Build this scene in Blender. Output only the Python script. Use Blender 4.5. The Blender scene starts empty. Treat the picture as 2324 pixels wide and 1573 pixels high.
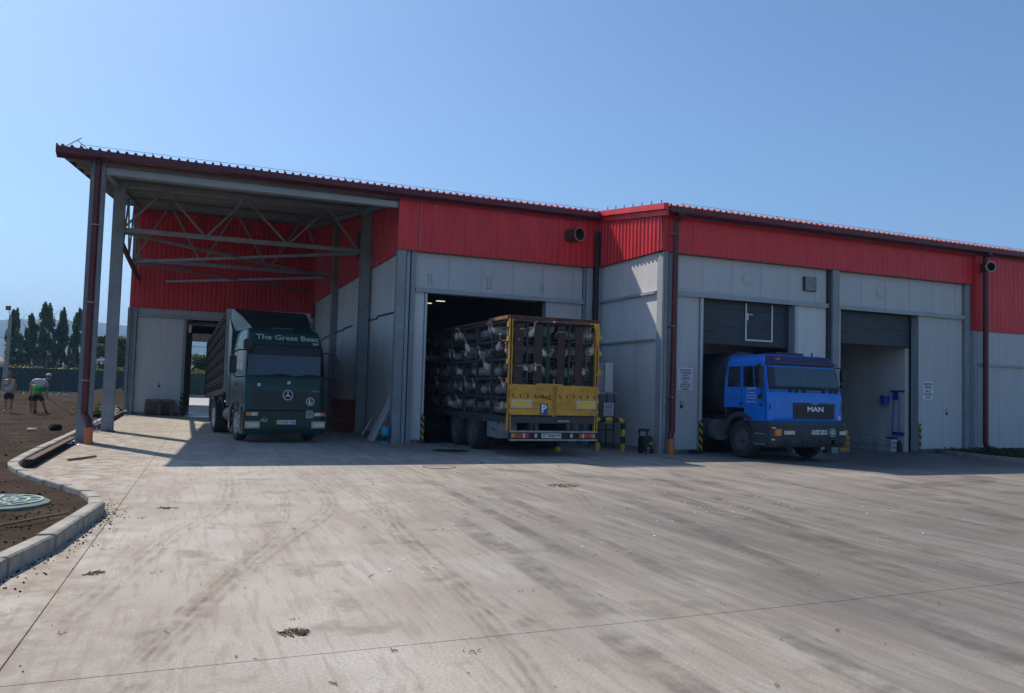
import bpy, bmesh, math, random
import numpy as np
from mathutils import Vector, Matrix
random.seed(7); rng = np.random.default_rng(7)
sc = bpy.context.scene
R = math.radians
# ------------------------------------------------------------------ camera
cam = bpy.data.cameras.new('camera'); cam_o = bpy.data.objects.new('camera', cam)
sc.collection.objects.link(cam_o); sc.camera = cam_o
cam.lens = 28.21; cam.sensor_width = 36; cam.clip_start = .1; cam.clip_end = 9000
vx = Vector((5655-1161.5, -(1015-786.5), -1820.626)).normalized()
vy = Vector((420-1161.5, -(862-786.5), -1820.626)).normalized()
vz = vx.cross(vy)
cam_o.matrix_world = Matrix.Translation((0, 0, 1.6)) @ Matrix((vx, vy, vz)).to_4x4()
# ------------------------------------------------------------------ sky and sun
SUN_AZ, SUN_EL = R(27.4), R(48.4)          # sun stands up-left behind the building
wd = bpy.data.worlds.new('World'); sc.world = wd; wd.use_nodes = True
wn = wd.node_tree.nodes; bg = wn['Background']
sk = wn.new('ShaderNodeTexSky'); sk.sky_type = 'NISHITA'; sk.sun_disc = False
sk.sun_elevation = SUN_EL; sk.sun_rotation = -SUN_AZ
sk.air_density = 1.0; sk.dust_density = 1.2; sk.ozone_density = 3.0; sk.altitude = 100
tn = wn.new('ShaderNodeMix'); tn.data_type = 'RGBA'; tn.blend_type = 'MULTIPLY'; tn.inputs[0].default_value = 1
tn.inputs[7].default_value = (.90, 1.05, 1.16, 1)          # the phone's cool white balance
wd.node_tree.links.new(sk.outputs[0], tn.inputs[6]); wd.node_tree.links.new(tn.outputs[2], bg.inputs[0]); bg.inputs[1].default_value = 0.125
sun = bpy.data.lights.new('sun', 'SUN'); sun.energy = 5.0; sun.angle = R(.53); sun.color = (1, .905, .76)
sun_o = bpy.data.objects.new('sun', sun); sc.collection.objects.link(sun_o)
sd = Vector((-math.sin(SUN_AZ)*math.cos(SUN_EL), math.cos(SUN_AZ)*math.cos(SUN_EL), math.sin(SUN_EL)))
sun_o.rotation_euler = sd.to_track_quat('Z', 'Y').to_euler(); sun_o.location = (-20, 30, 40)
vs = sc.view_settings; vs.view_transform = 'Standard'; vs.look = 'None'; vs.exposure = 0.0; vs.gamma = 1
vs.use_curve_mapping = False
sc.cycles.max_bounces = 8; sc.cycles.transparent_max_bounces = 24; sc.cycles.volume_bounces = 0
# ------------------------------------------------------------------ materials
MATS = {}
def mat(name, col, rough=.6, metal=0., var=.12, scale=3., bump=0., bscale=60., col2=None, spec=.5, coat=0., stretch=(1, 1, 1), emit=0, trans=0):
    m = bpy.data.materials.new(name); m.use_nodes = True; MATS[name] = m
    nt = m.node_tree; N = nt.nodes; L = nt.links; b = N['Principled BSDF']
    b.inputs['Roughness'].default_value = rough; b.inputs['Metallic'].default_value = metal
    b.inputs['Specular IOR Level'].default_value = spec; b.inputs['Coat Weight'].default_value = coat
    b.inputs['Transmission Weight'].default_value = trans
    if emit:
        b.inputs['Emission Color'].default_value = (*col, 1); b.inputs['Emission Strength'].default_value = emit
    if var > 0:
        tc = N.new('ShaderNodeTexCoord'); mp = N.new('ShaderNodeMapping'); mp.inputs['Scale'].default_value = stretch
        L.new(tc.outputs['Object'], mp.inputs[0])
        nz = N.new('ShaderNodeTexNoise'); nz.inputs['Scale'].default_value = scale; nz.inputs['Detail'].default_value = 6
        nz.inputs['Roughness'].default_value = .65
        L.new(mp.outputs[0], nz.inputs['Vector'])
        mx = N.new('ShaderNodeMix'); mx.data_type = 'RGBA'
        c2 = col2 or tuple(max(0, c*(1-2*var)) for c in col); c1 = tuple(min(1, c*(1+var)) for c in col)
        mx.inputs[6].default_value = (*c1, 1); mx.inputs[7].default_value = (*c2, 1)
        rp = N.new('ShaderNodeMapRange'); rp.inputs[1].default_value = .35; rp.inputs[2].default_value = .7
        L.new(nz.outputs['Fac'], rp.inputs[0]); L.new(rp.outputs[0], mx.inputs[0]); L.new(mx.outputs[2], b.inputs['Base Color'])
        rr = N.new('ShaderNodeMapRange'); rr.inputs[3].default_value = max(.02, rough-.08); rr.inputs[4].default_value = min(1, rough+.1)
        L.new(nz.outputs['Fac'], rr.inputs[0]); L.new(rr.outputs[0], b.inputs['Roughness'])
        if bump:
            n2 = N.new('ShaderNodeTexNoise'); n2.inputs['Scale'].default_value = bscale; n2.inputs['Detail'].default_value = 4
            L.new(mp.outputs[0], n2.inputs['Vector'])
            bp = N.new('ShaderNodeBump'); bp.inputs['Strength'].default_value = bump; bp.inputs['Distance'].default_value = .02
            L.new(n2.outputs['Fac'], bp.inputs['Height']); L.new(bp.outputs[0], b.inputs['Normal'])
    else:
        b.inputs['Base Color'].default_value = (*col, 1)
    return m
mat('red_paint', (.72, .034, .042), .45, var=.17, scale=1.6, stretch=(1, 1, .2), bump=.05, bscale=3)
mat('maroon_paint', (.11, .014, .02), .4, var=.1, scale=2)
mat('panel_grey', (.52, .53, .54), .55, var=.07, scale=1.6, stretch=(1, 1, .16), bump=.04, bscale=2.)
mat('panel_light', (.69, .69, .68), .55, var=.07, scale=1.6, stretch=(1, 1, .16), bump=.04, bscale=2.)
mat('trim_grey', (.36, .40, .43), .5, var=.06, scale=1.5)
mat('steel_paint', (.27, .30, .32), .55, var=.12, scale=2)
mat('steel_dark', (.05, .055, .06), .6, var=.2, scale=4)
mat('soffit', (.36, .37, .37), .5, var=.1, scale=1.2)
mat('door_dark', (.035, .045, .065), .5, var=.1, scale=2)
mat('white_trim', (.75, .77, .78), .4, var=.04)
mat('concrete_kerb', (.34, .32, .28), .9, var=.18, scale=5, bump=.5, bscale=70)
mat('rust', (.10, .05, .032), .85, var=.3, scale=9, bump=.4)
mat('rust_pink', (.28, .13, .09), .8, var=.25, scale=9, bump=.3)
mat('wood', (.20, .13, .075), .85, var=.3, scale=4, stretch=(1, 1, 6), bump=.3)
mat('wood_red', (.19, .05, .03), .85, var=.25, scale=4, bump=.3)
mat('orange_pvc', (.62, .17, .06), .5, var=.06)
mat('black_rubber', (.012, .012, .013), .75, var=.3, scale=12, bump=.2)
mat('tyre', (.022, .022, .023), .85, var=.35, scale=7, bump=.3, col2=(.05, .047, .043))
mat('black_plastic', (.014, .015, .017), .5, var=.15, scale=8)
mat('yellow_stripe', (.70, .42, .02), .5, var=.1, scale=10)
mat('yellow_paint', (.68, .34, .030), .45, var=.16, scale=4, bump=.1, bscale=9, col2=(.38, .2, .02))
mat('yellow_reflector', (.85, .52, .02), .3, var=.04)
mat('white_paint', (.72, .72, .70), .5, var=.1, scale=6)
mat('blue_paint', (.004, .19, .74), .32, var=.06, scale=2, coat=.2)
mat('purple_paint', (.035, .022, .09), .4, var=.1, scale=2)
mat('blue_sign', (.02, .07, .33), .4, var=.04)
mat('blue_plastic', (.015, .05, .38), .4, var=.05)
mat('cyan_paint', (.0, .30, .50), .4, var=.1)
mat('green_paint', (.004, .045, .036), .3, var=.12, scale=2, coat=.2, spec=.3)
mat('green_dark', (.003, .017, .017), .35, var=.1, scale=2)
mat('grey_plastic', (.045, .055, .065), .6, var=.12, scale=4)
mat('grey_wall', (.34, .34, .35), .55, var=.12, scale=2)
mat('galv', (.33, .34, .35), .45, .5, var=.15, scale=5)
mat('rim_white', (.55, .55, .54), .5, var=.2, scale=8)
mat('rim_grey', (.10, .10, .105), .6, var=.25, scale=8)
mat('cage_steel', (.045, .05, .05), .7, var=.25, scale=8)
mat('cage_green', (.02, .06, .05), .7, var=.2, scale=8)
mat('crate_brown', (.055, .042, .04), .75, var=.3, scale=5, bump=.3)
mat('crate_bar', (.17, .18, .165), .7, var=.25, scale=6)
mat('crate_dark', (.016, .016, .02), .8, var=.3, scale=6)
mat('feather', (.58, .55, .50), .9, var=.22, scale=9, bump=.4, bscale=50)
mat('turkey_skin', (.38, .19, .20), .6, var=.2, scale=20)
mat('beak', (.4, .3, .15), .6, var=.05)
mat('skin', (.42, .21, .13), .55, var=.08, scale=8)
mat('cloth_white', (.62, .58, .60), .9, var=.1, scale=10, bump=.3, bscale=20)
mat('cloth_grey', (.52, .55, .55), .9, var=.1, scale=10, bump=.3, bscale=20)
mat('cloth_black', (.018, .018, .022), .9, var=.1, scale=10)
mat('cloth_green', (.05, .60, .06), .8, var=.06)
mat('cloth_orange', (.7, .16, .03), .8, var=.06)
mat('hair', (.05, .03, .02), .8, var=.1)
mat('lamp_red', (.55, .02, .015), .25, var=.05, coat=.5)
mat('lamp_orange', (.75, .22, .02), .25, var=.05, coat=.5)
mat('lamp_clear', (.55, .57, .60), .12, .3, var=.25, scale=18, coat=.6)
mat('chrome', (.75, .76, .78), .15, 1., var=.05)
mat('text_white', (.8, .8, .8), .5, var=0)
mat('text_cream', (.38, .42, .25), .5, var=0)
mat('text_black', (.01, .01, .012), .5, var=0)
mat('text_navy', (.01, .015, .05), .5, var=0)
mat('text_blue', (.02, .08, .4), .5, var=0)
mat('sticker_green', (.01, .14, .09), .4, var=0)
mat('sign_white', (.72, .74, .76), .4, var=.03)
mat('brown_board', (.055, .03, .027), .75, var=.2, scale=5, bump=.2)
mat('bark', (.10, .075, .05), .9, var=.3, scale=8, bump=.6)
mat('fence_green', (.006, .042, .040), .55, var=.1, scale=2)
mat('mesh_black', (.02, .02, .02), .8, var=.1)
mat('rubble', (.5, .5, .48), .9, var=.2, scale=8)
mat('manhole_pale', (.34, .42, .38), .8, var=.15, scale=7, bump=.3)
mat('manhole_green', (.12, .19, .16), .7, var=.15, scale=7)
mat('cast_iron', (.03, .028, .027), .7, var=.2, scale=9, bump=.3)
mat('plastic_white', (.55, .56, .58), .5, var=.06)
mat('plastic_green', (.02, .25, .10), .4, var=.06)
mat('lamp_lit', (.9, .95, .6), .5, var=0, emit=1.2)
mat('straw', (.13, .09, .05), .9, var=.25, scale=20)
mat('clod', (.036, .026, .020), 1., spec=.03, var=.3, scale=9, bump=.8, bscale=20)
def leafmat(name, col, col2):
    m = mat(name, col, .55, var=.3, scale=.9, col2=col2, spec=.3)
    nt = m.node_tree; b = nt.nodes['Principled BSDF']; src = b.inputs['Base Color'].links[0].from_socket
    tr = nt.nodes.new('ShaderNodeBsdfTranslucent'); mx = nt.nodes.new('ShaderNodeMixShader'); mx.inputs[0].default_value = .3
    nt.links.new(src, tr.inputs[0]); nt.links.new(b.outputs[0], mx.inputs[1]); nt.links.new(tr.outputs[0], mx.inputs[2])
    nt.links.new(mx.outputs[0], nt.nodes['Material Output'].inputs[0]); return m
leafmat('leaf_poplar', (.14, .20, .11), (.065, .11, .055))
leafmat('leaf_broad', (.09, .13, .03), (.035, .06, .016))
leafmat('leaf_hedge', (.13, .14, .035), (.05, .08, .02))
leafmat('leaf_grass', (.09, .15, .03), (.04, .08, .02))
leafmat('leaf_verge', (.04, .07, .02), (.02, .035, .012))
def glass(name, tint, fac=.1, rough=.03):
    m = bpy.data.materials.new(name); m.use_nodes = True; MATS[name] = m
    nt = m.node_tree; N = nt.nodes; L = nt.links; N.remove(N['Principled BSDF'])
    t = N.new('ShaderNodeBsdfTransparent'); t.inputs[0].default_value = (*tint, 1)
    g = N.new('ShaderNodeBsdfGlossy'); g.inputs['Roughness'].default_value = rough
    fr = N.new('ShaderNodeLayerWeight'); fr.inputs[0].default_value = .35
    mr = N.new('ShaderNodeMapRange'); mr.inputs[3].default_value = fac; mr.inputs[4].default_value = .75
    mx = N.new('ShaderNodeMixShader'); L.new(fr.outputs['Fresnel'], mr.inputs[0]); L.new(mr.outputs[0], mx.inputs[0])
    L.new(t.outputs[0], mx.inputs[1]); L.new(g.outputs[0], mx.inputs[2]); L.new(mx.outputs[0], N['Material Output'].inputs[0])
    return m
glass('glass_clear', (.42, .52, .56), .05)
glass('glass_dark', (.06, .08, .16), .07)
glass('glass_bottle', (.86, .9, .94), .2, .1)
# --- yard concrete
def node(nt, kind, **kw):
    n = nt.nodes.new(kind)
    for k, v in kw.items(): n.inputs[int(k[1:]) if k[0] == '_' else k].default_value = v
    return n
def yard_material(name, wet=False):
    m = bpy.data.materials.new(name); m.use_nodes = True; MATS[name] = m
    nt = m.node_tree; N = nt.nodes; L = nt.links; b = N['Principled BSDF']
    geo = N.new('ShaderNodeNewGeometry')
    def noise(scale, sx=1, sy=1, rot=0, detail=6, rough=.6, w=0):
        mp = N.new('ShaderNodeMapping'); mp.inputs['Scale'].default_value = (sx, sy, 1); mp.inputs['Rotation'].default_value = (0, 0, rot)
        mp.inputs['Location'].default_value = (w, w*.7, w)
        L.new(geo.outputs['Position'], mp.inputs[0])
        n = N.new('ShaderNodeTexNoise'); n.inputs['Scale'].default_value = scale; n.inputs['Detail'].default_value = detail; n.inputs['Roughness'].default_value = rough
        L.new(mp.outputs[0], n.inputs['Vector']); return n.outputs['Fac']
    def rng_(s, a, c, lo=0., hi=1.):
        r = N.new('ShaderNodeMapRange'); r.inputs[1].default_value = a; r.inputs[2].default_value = c
        r.inputs[3].default_value = lo; r.inputs[4].default_value = hi; L.new(s, r.inputs[0]); return r.outputs[0]
    def mix(f, c1, c2, mode='MIX'):
        x = N.new('ShaderNodeMix'); x.data_type = 'RGBA'; x.blend_type = mode
        for sck, i in ((f, 0), (c1, 6), (c2, 7)):
            if isinstance(sck, tuple): x.inputs[i].default_value = (*sck, 1)
            elif isinstance(sck, (int, float)): x.inputs[i].default_value = sck
            else: L.new(sck, x.inputs[i])
        return x.outputs[2]
    def mul(a, c):
        x = N.new('ShaderNodeMath'); x.operation = 'MULTIPLY'
        for i, s in enumerate((a, c)):
            if isinstance(s, (int, float)): x.inputs[i].default_value = s
            else: L.new(s, x.inputs[i])
        return x.outputs[0]
    sep = N.new('ShaderNodeSeparateXYZ'); L.new(geo.outputs['Position'], sep.inputs[0])
    base = mix(rng_(noise(.35), .35, .65), (.465, .415, .352), (.37, .332, .29))
    # pale cement patches and pinkish soil film
    base = mix(mul(rng_(noise(.9, w=3), .47, .62), .55), base, (.50, .47, .44))
    base = mix(mul(rng_(noise(.55, w=9), .44, .62), .55), base, (.33, .27, .225))
    # directional rub of tyres, running towards the doors
    right = rng_(sep.outputs['X'], 1.5, 5.)
    base = mix(mul(mul(rng_(noise(2.6, 1, .10, R(9), w=5), .46, .64), right), .60), base, (.15, .145, .135))
    base = mix(mul(mul(rng_(noise(9., 1, .07, R(8), 4, w=15), .47, .60), right), .48), base, (.17, .155, .145))
    base = mix(mul(rng_(noise(2.2, 1, .14, R(-12), w=25), .50, .64), .42), base, (.30, .22, .165))
    base = mix(mul(rng_(noise(14., 1, .09, R(-14), 4, w=35), .51, .62), .40), base, (.24, .19, .15))
    base = mix(mul(mul(rng_(sep.outputs['X'], 1.2, 5.5), rng_(sep.outputs['Y'], 17, 8)), 1.), base, (.52, .53, .53), 'MULTIPLY')  # broad darker tone growing towards the right foreground
    # the far right is grubbier
    fr = rng_(sep.outputs['X'], 8, 18)
    base = mix(mul(mul(rng_(noise(.8, 1, .5, R(35), w=45), .42, .62), fr), .6), base, (.14, .12, .105))
    # worn soil along the left kerb
    le = rng_(sep.outputs['X'], .1, -1.3)
    base = mix(mul(mul(rng_(noise(3.2, w=55), .42, .6), le), .75), base, (.17, .12, .08))
    # damp apron before the right-hand doors, building shade painted in; damp in left passage
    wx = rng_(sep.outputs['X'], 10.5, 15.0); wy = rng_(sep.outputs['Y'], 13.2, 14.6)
    damp_shade = mul(mul(wx, wy), rng_(noise(.5, w=65), .3, .5, .55, 1.))
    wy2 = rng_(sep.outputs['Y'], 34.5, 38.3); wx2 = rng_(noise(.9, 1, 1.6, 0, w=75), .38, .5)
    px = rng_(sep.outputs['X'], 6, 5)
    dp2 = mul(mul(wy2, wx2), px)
    base = mix(mul(damp_shade, .85), base, (.05, .05, .055)); base = mix(mul(dp2, .75), base, (.10, .10, .10))
    # oil and grime in scattered blotches
    base = mix(mul(rng_(noise(1.4, w=85), .57, .68), .55), base, (.15, .13, .11))
    # fine grain, pock marks
    base = mix(mul(rng_(noise(48, detail=4), .45, .62), .38), base, (.20, .18, .16), 'MIX')
    base = mix(mul(rng_(noise(11, 1, .55, R(20), 8, .8, w=135), .56, .66), .35), base, (.22, .19, .16))
    sp = rng_(noise(16, detail=2, w=95), .72, .76); base = mix(mul(sp, .6), base, (.12, .1, .08))
    sp2 = rng_(noise(21, detail=2, w=115), .74, .77); base = mix(mul(sp2, .7), base, (.62, .6, .56))
    L.new(base, b.inputs['Base Color'])
    ro = N.new('ShaderNodeMix'); ro.data_type = 'FLOAT'
    mxm = N.new('ShaderNodeMath'); mxm.operation = 'MAXIMUM'; L.new(mul(damp_shade, .45), mxm.inputs[0]); L.new(mul(dp2, .9), mxm.inputs[1])
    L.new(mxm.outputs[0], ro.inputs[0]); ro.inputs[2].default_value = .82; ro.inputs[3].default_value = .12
    L.new(ro.outputs[0], b.inputs['Roughness'])
    bp = N.new('ShaderNodeBump'); bp.inputs['Strength'].default_value = .45; bp.inputs['Distance'].default_value = .012
    L.new(noise(40, detail=5), bp.inputs['Height']); L.new(bp.outputs[0], b.inputs['Normal'])
    return m
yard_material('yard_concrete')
mat('wet_floor', (.14, .145, .15), .12, var=.3, scale=1.1, col2=(.05, .05, .05), stretch=(1, .5, 1), spec=.8)
mat('soil', (.052, .036, .027), 1., spec=.03, var=.3, scale=.9, bump=1., bscale=14, col2=(.024, .017, .013))
mat('ground_far', (.16, .15, .07), .95, spec=.05, var=.3, scale=.05, col2=(.07, .09, .03))
mat('hill', (.035, .055, .03), .95, var=.3, scale=.01, col2=(.02, .032, .018))
mat('outside_slab', (.38, .36, .34), .85, var=.1)
def mark_material(name, col, lo, hi, tread=0, amt=.8, sc_=5.):
    m = bpy.data.materials.new(name); m.use_nodes = True; MATS[name] = m
    nt = m.node_tree; N = nt.nodes; L = nt.links; b = N['Principled BSDF']
    b.inputs['Base Color'].default_value = (*col, 1); b.inputs['Roughness'].default_value = .9
    at = N.new('ShaderNodeUVMap'); sp = N.new('ShaderNodeSeparateXYZ'); L.new(at.outputs[0], sp.inputs[0])
    geo = N.new('ShaderNodeNewGeometry')
    nz = N.new('ShaderNodeTexNoise'); nz.inputs['Scale'].default_value = sc_; nz.inputs['Detail'].default_value = 6; nz.inputs['Roughness'].default_value = .7
    L.new(geo.outputs['Position'], nz.inputs['Vector'])
    r = N.new('ShaderNodeMapRange'); r.inputs[1].default_value = lo; r.inputs[2].default_value = hi; L.new(nz.outputs['Fac'], r.inputs[0])
    # soft edge across (v) and ends (u in metres held as 0..1)
    def M(op, a, c=None):
        x = N.new('ShaderNodeMath'); x.operation = op
        for i, s in enumerate((a, c)):
            if s is None: continue
            if isinstance(s, (int, float)): x.inputs[i].default_value = s
            else: L.new(s, x.inputs[i])
        return x.outputs[0]
    v = sp.outputs['Y']; u = sp.outputs['X']
    ev = M('MINIMUM', M('MULTIPLY', M('MULTIPLY', v, M('SUBTRACT', 1., v)), 8.), 1.)
    eu = M('MINIMUM', M('MULTIPLY', M('MULTIPLY', u, M('SUBTRACT', 1., u)), 10.), 1.)
    f = M('MULTIPLY', M('MULTIPLY', ev, eu), r.outputs[0])
    if tread:
        sn = M('ADD', M('MULTIPLY', M('SINE', M('MULTIPLY', v, 2*math.pi*tread)), .5), .5)
        f = M('MULTIPLY', f, sn)
    f = M('MULTIPLY', f, amt)
    t = N.new('ShaderNodeBsdfTransparent'); mx = N.new('ShaderNodeMixShader')
    L.new(f, mx.inputs[0]); L.new(t.outputs[0], mx.inputs[1]); L.new(b.outputs[0], mx.inputs[2]); L.new(mx.outputs[0], N['Material Output'].inputs[0])
mark_material('mark_dark', (.13, .122, .115), .40, .68, 0, .40, 2.6)
mark_material('mark_soil', (.21, .16, .12), .42, .68, 3, .36, 4.)
mark_material('mark_smear', (.14, .12, .105), .40, .68, 0, .5, 1.6)
mark_material('mark_pale', (.6, .56, .52), .40, .65, 0, .5, 6.)
# ------------------------------------------------------------------ mesh builder
ORG = {}                                     # authoring-space origin of each object
class MB:
    def __init__(s): s.v = []; s.f = []; s.m = []; s.mats = []; s.uv = None
    def mi(s, m):
        if m not in s.mats: s.mats.append(m)
        return s.mats.index(m)
    def add(s, vs_, fs, m):
        k = len(s.v); s.v += [tuple(p) for p in vs_]; i = s.mi(m)
        for f in fs: s.f.append(tuple(k+a for a in f)); s.m.append(i)
        return s
    def box(s, x0, x1, y0, y1, z0, z1, m):
        if x0 > x1: x0, x1 = x1, x0
        if y0 > y1: y0, y1 = y1, y0
        if z0 > z1: z0, z1 = z1, z0
        return s.add([(x0,y0,z0),(x1,y0,z0),(x1,y1,z0),(x0,y1,z0),(x0,y0,z1),(x1,y0,z1),(x1,y1,z1),(x0,y1,z1)],
                     [(0,3,2,1),(4,5,6,7),(0,1,5,4),(1,2,6,5),(2,3,7,6),(3,0,4,7)], m)
    def bar(s, a, b, w, h, m, up=(0, 0, 1)):
        a = Vector(a); b = Vector(b); d = (b-a).normalized(); u = Vector(up)
        if abs(d.dot(u)) > .98: u = Vector((0, 1, 0))
        x = d.cross(u).normalized(); y = x.cross(d)
        c = [a+x*sx*w/2+y*sy*h/2 for sx, sy in ((-1,-1),(1,-1),(1,1),(-1,1))]+[b+x*sx*w/2+y*sy*h/2 for sx, sy in ((-1,-1),(1,-1),(1,1),(-1,1))]
        return s.add(c, [(0,3,2,1),(4,5,6,7),(0,1,5,4),(1,2,6,5),(2,3,7,6),(3,0,4,7)], m)
    def cyl(s, a, b, r, m, n=16, r2=None, cap=True):
        a = Vector(a); b = Vector(b); d = (b-a).normalized(); u = Vector((0, 0, 1)) if abs(d.z) < .9 else Vector((1, 0, 0))
        x = d.cross(u).normalized(); y = d.cross(x); r2 = r if r2 is None else r2
        P = [a+(x*math.cos(t)+y*math.sin(t))*r for t in [2*math.pi*i/n for i in range(n)]]+[b+(x*math.cos(t)+y*math.sin(t))*r2 for t in [2*math.pi*i/n for i in range(n)]]
        F = [(i, (i+1) % n, n+(i+1) % n, n+i) for i in range(n)]
        if cap: F += [tuple(range(n))[::-1], tuple(range(n, 2*n))]
        return s.add(P, F, m)
    def tube(s, pts, r, m, n=10):
        pts = [Vector(p) for p in pts]; V = []; F = []; x = None
        for i, p in enumerate(pts):
            d = (pts[min(i+1, len(pts)-1)]-pts[max(i-1, 0)]).normalized()
            if x is None: u = Vector((0, 0, 1)) if abs(d.z) < .9 else Vector((1, 0, 0)); x = d.cross(u).normalized()
            else: x = (x-d*x.dot(d)).normalized()
            y = d.cross(x); rr = r[i] if isinstance(r, (list, tuple)) else r
            V += [p+(x*math.cos(t)+y*math.sin(t))*rr for t in [2*math.pi*k/n for k in range(n)]]
        for i in range(len(pts)-1):
            for k in range(n): F.append((i*n+k, i*n+(k+1) % n, (i+1)*n+(k+1) % n, (i+1)*n+k))
        F += [tuple(range(n))[::-1], tuple(range((len(pts)-1)*n, len(pts)*n))]
        return s.add(V, F, m)
    def lathe(s, prof, c, ax, m, n=24):       # prof: (radius, along)
        c = Vector(c); ax = Vector(ax).normalized(); u = Vector((0, 0, 1)) if abs(ax.z) < .9 else Vector((1, 0, 0))
        x = ax.cross(u).normalized(); y = ax.cross(x); V = []; F = []
        for r, t in prof: V += [c+ax*t+(x*math.cos(a)+y*math.sin(a))*r for a in [2*math.pi*k/n for k in range(n)]]
        for i in range(len(prof)-1):
            for k in range(n): F.append((i*n+k, i*n+(k+1) % n, (i+1)*n+(k+1) % n, (i+1)*n+k))
        return s.add(V, F, m)
    def prism(s, poly, axis, a, b, m):        # poly in the two other axes
        n = len(poly)
        def P(p, t): return {'x': (t, p[0], p[1]), 'y': (p[0], t, p[1]), 'z': (p[0], p[1], t)}[axis]
        V = [P(p, a) for p in poly]+[P(p, b) for p in poly]
        return s.add(V, [(i, (i+1) % n, n+(i+1) % n, n+i) for i in range(n)]+[tuple(range(n))[::-1], tuple(range(n, 2*n))], m)
def put(name, mb, parent=None, smooth=False, bevel=0, org=None, label=None, cat=None, group=None, kind=None, fix=True):
    V = np.array(mb.v, dtype=float); lo = V.min(0); hi = V.max(0)
    c = Vector(org) if org is not None else Vector(((lo[0]+hi[0])/2, (lo[1]+hi[1])/2, lo[2]))
    me = bpy.data.meshes.new(name); me.from_pydata([tuple(p) for p in (V-np.array(c))], [], mb.f)
    for m in mb.mats: me.materials.append(MATS[m])
    me.polygons.foreach_set('material_index', mb.m)
    if mb.uv is not None:
        ul = me.uv_layers.new(name='UVMap'); ul.data.foreach_set('uv', np.array(mb.uv, dtype=float).ravel())
    if fix or bevel:
        bm = bmesh.new(); bm.from_mesh(me)
        if fix: bmesh.ops.recalc_face_normals(bm, faces=bm.faces)
        if bevel: bmesh.ops.bevel(bm, geom=[e for e in bm.edges if len(e.link_faces) == 2 and e.calc_face_angle(0) > .5], offset=bevel, segments=2, affect='EDGES', clamp_overlap=True)
        bm.to_mesh(me); bm.free()
    if smooth:
        me.polygons.foreach_set('use_smooth', [True]*len(me.polygons))
        try: me.set_sharp_from_angle(angle=R(38))
        except Exception: pass
    me.update()
    o = bpy.data.objects.new(name, me); sc.collection.objects.link(o)
    if parent is not None: o.parent = parent; o.location = c-ORG[parent.name]
    else: o.location = c
    ORG[o.name] = c
    tagp(o, label, cat, group, kind); return o
def tagp(o, label=None, cat=None, group=None, kind=None):
    for k, v in (('label', label), ('category', cat), ('group', group), ('kind', kind)):
        if v: o[k] = v
def thing(name, loc, label=None, cat=None, group=None, local=False):
    o = bpy.data.objects.new(name, None); sc.collection.objects.link(o); o.location = loc; o.empty_display_size = .2
    ORG[o.name] = Vector((0, 0, 0)) if local else Vector(loc); tagp(o, label, cat, group); return o
def inst(src, parent, org, name=None, rz=None):
    o = bpy.data.objects.new(name or src.name.split('.')[0], src.data); sc.collection.objects.link(o)
    o.parent = parent; c = Vector(org); o.location = c-(ORG[parent.name] if parent else Vector()); ORG[o.name] = c
    if rz is not None: o.rotation_euler = (0, 0, rz)
    return o
def txt(s, size, m, parent, loc, rot=(R(90), 0, 0), name='lettering', align='CENTER', width=None, space=1., bold=0., shear=0.):
    cu = bpy.data.curves.new('t', 'FONT'); cu.body = s; cu.size = size; cu.align_x = align; cu.align_y = 'CENTER'
    cu.space_line = space; cu.offset = bold; cu.extrude = .001; cu.resolution_u = 2; cu.shear = shear
    o = bpy.data.objects.new('t', cu); sc.collection.objects.link(o)
    dg = bpy.context.evaluated_depsgraph_get(); me = bpy.data.meshes.new_from_object(o.evaluated_get(dg))
    V = np.array([tuple(v.co) for v in me.vertices])
    if width and len(V): V[:, 0] *= width/max(1e-6, (V[:, 0].max()-V[:, 0].min()))
    M4 = Matrix.Translation(loc) @ (Matrix.Rotation(rot[2], 4, 'Z') @ Matrix.Rotation(rot[1], 4, 'Y') @ Matrix.Rotation(rot[0], 4, 'X'))
    mb = MB(); mb.add([tuple(M4 @ Vector(v)) for v in V], [tuple(p.vertices) for p in me.polygons], m)
    bpy.data.objects.remove(o); bpy.data.curves.remove(cu); bpy.data.meshes.remove(me)
    return put(name, mb, parent, fix=False)
# ================================================================== GROUND
def kerb_x(y):                               # yard-side top edge of the left kerb
    K = [(0,-2.1),(4,-1.62),(7.34,-1.27),(8.45,-1.03),(10.5,-.80),(11.2,-.89),(11.75,-1.06),(12.5,-1.42),(13.6,-1.92),(14.7,-2.31),(15.5,-2.52),(17,-2.58),(40,-2.58),(90,-2.58)]
    for (a, xa), (b, xb) in zip(K, K[1:]):
        if y <= b: return xa+(xb-xa)*(y-a)/(b-a)
    return K[-1][1]
from mathutils import noise as mn
g = MB(); N_ = 60
for i in range(N_+1):
    for j in range(N_+1):
        g.v.append((-3000+6000*i/N_, -400+5400*j/N_, -.16))
for i in range(N_):
    for j in range(N_): a = i*(N_+1)+j; g.f.append((a, a+N_+1, a+N_+2, a+1)); g.m.append(0)
g.mats = ['ground_far']; put('ground', g, kind='structure', fix=False)
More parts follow.
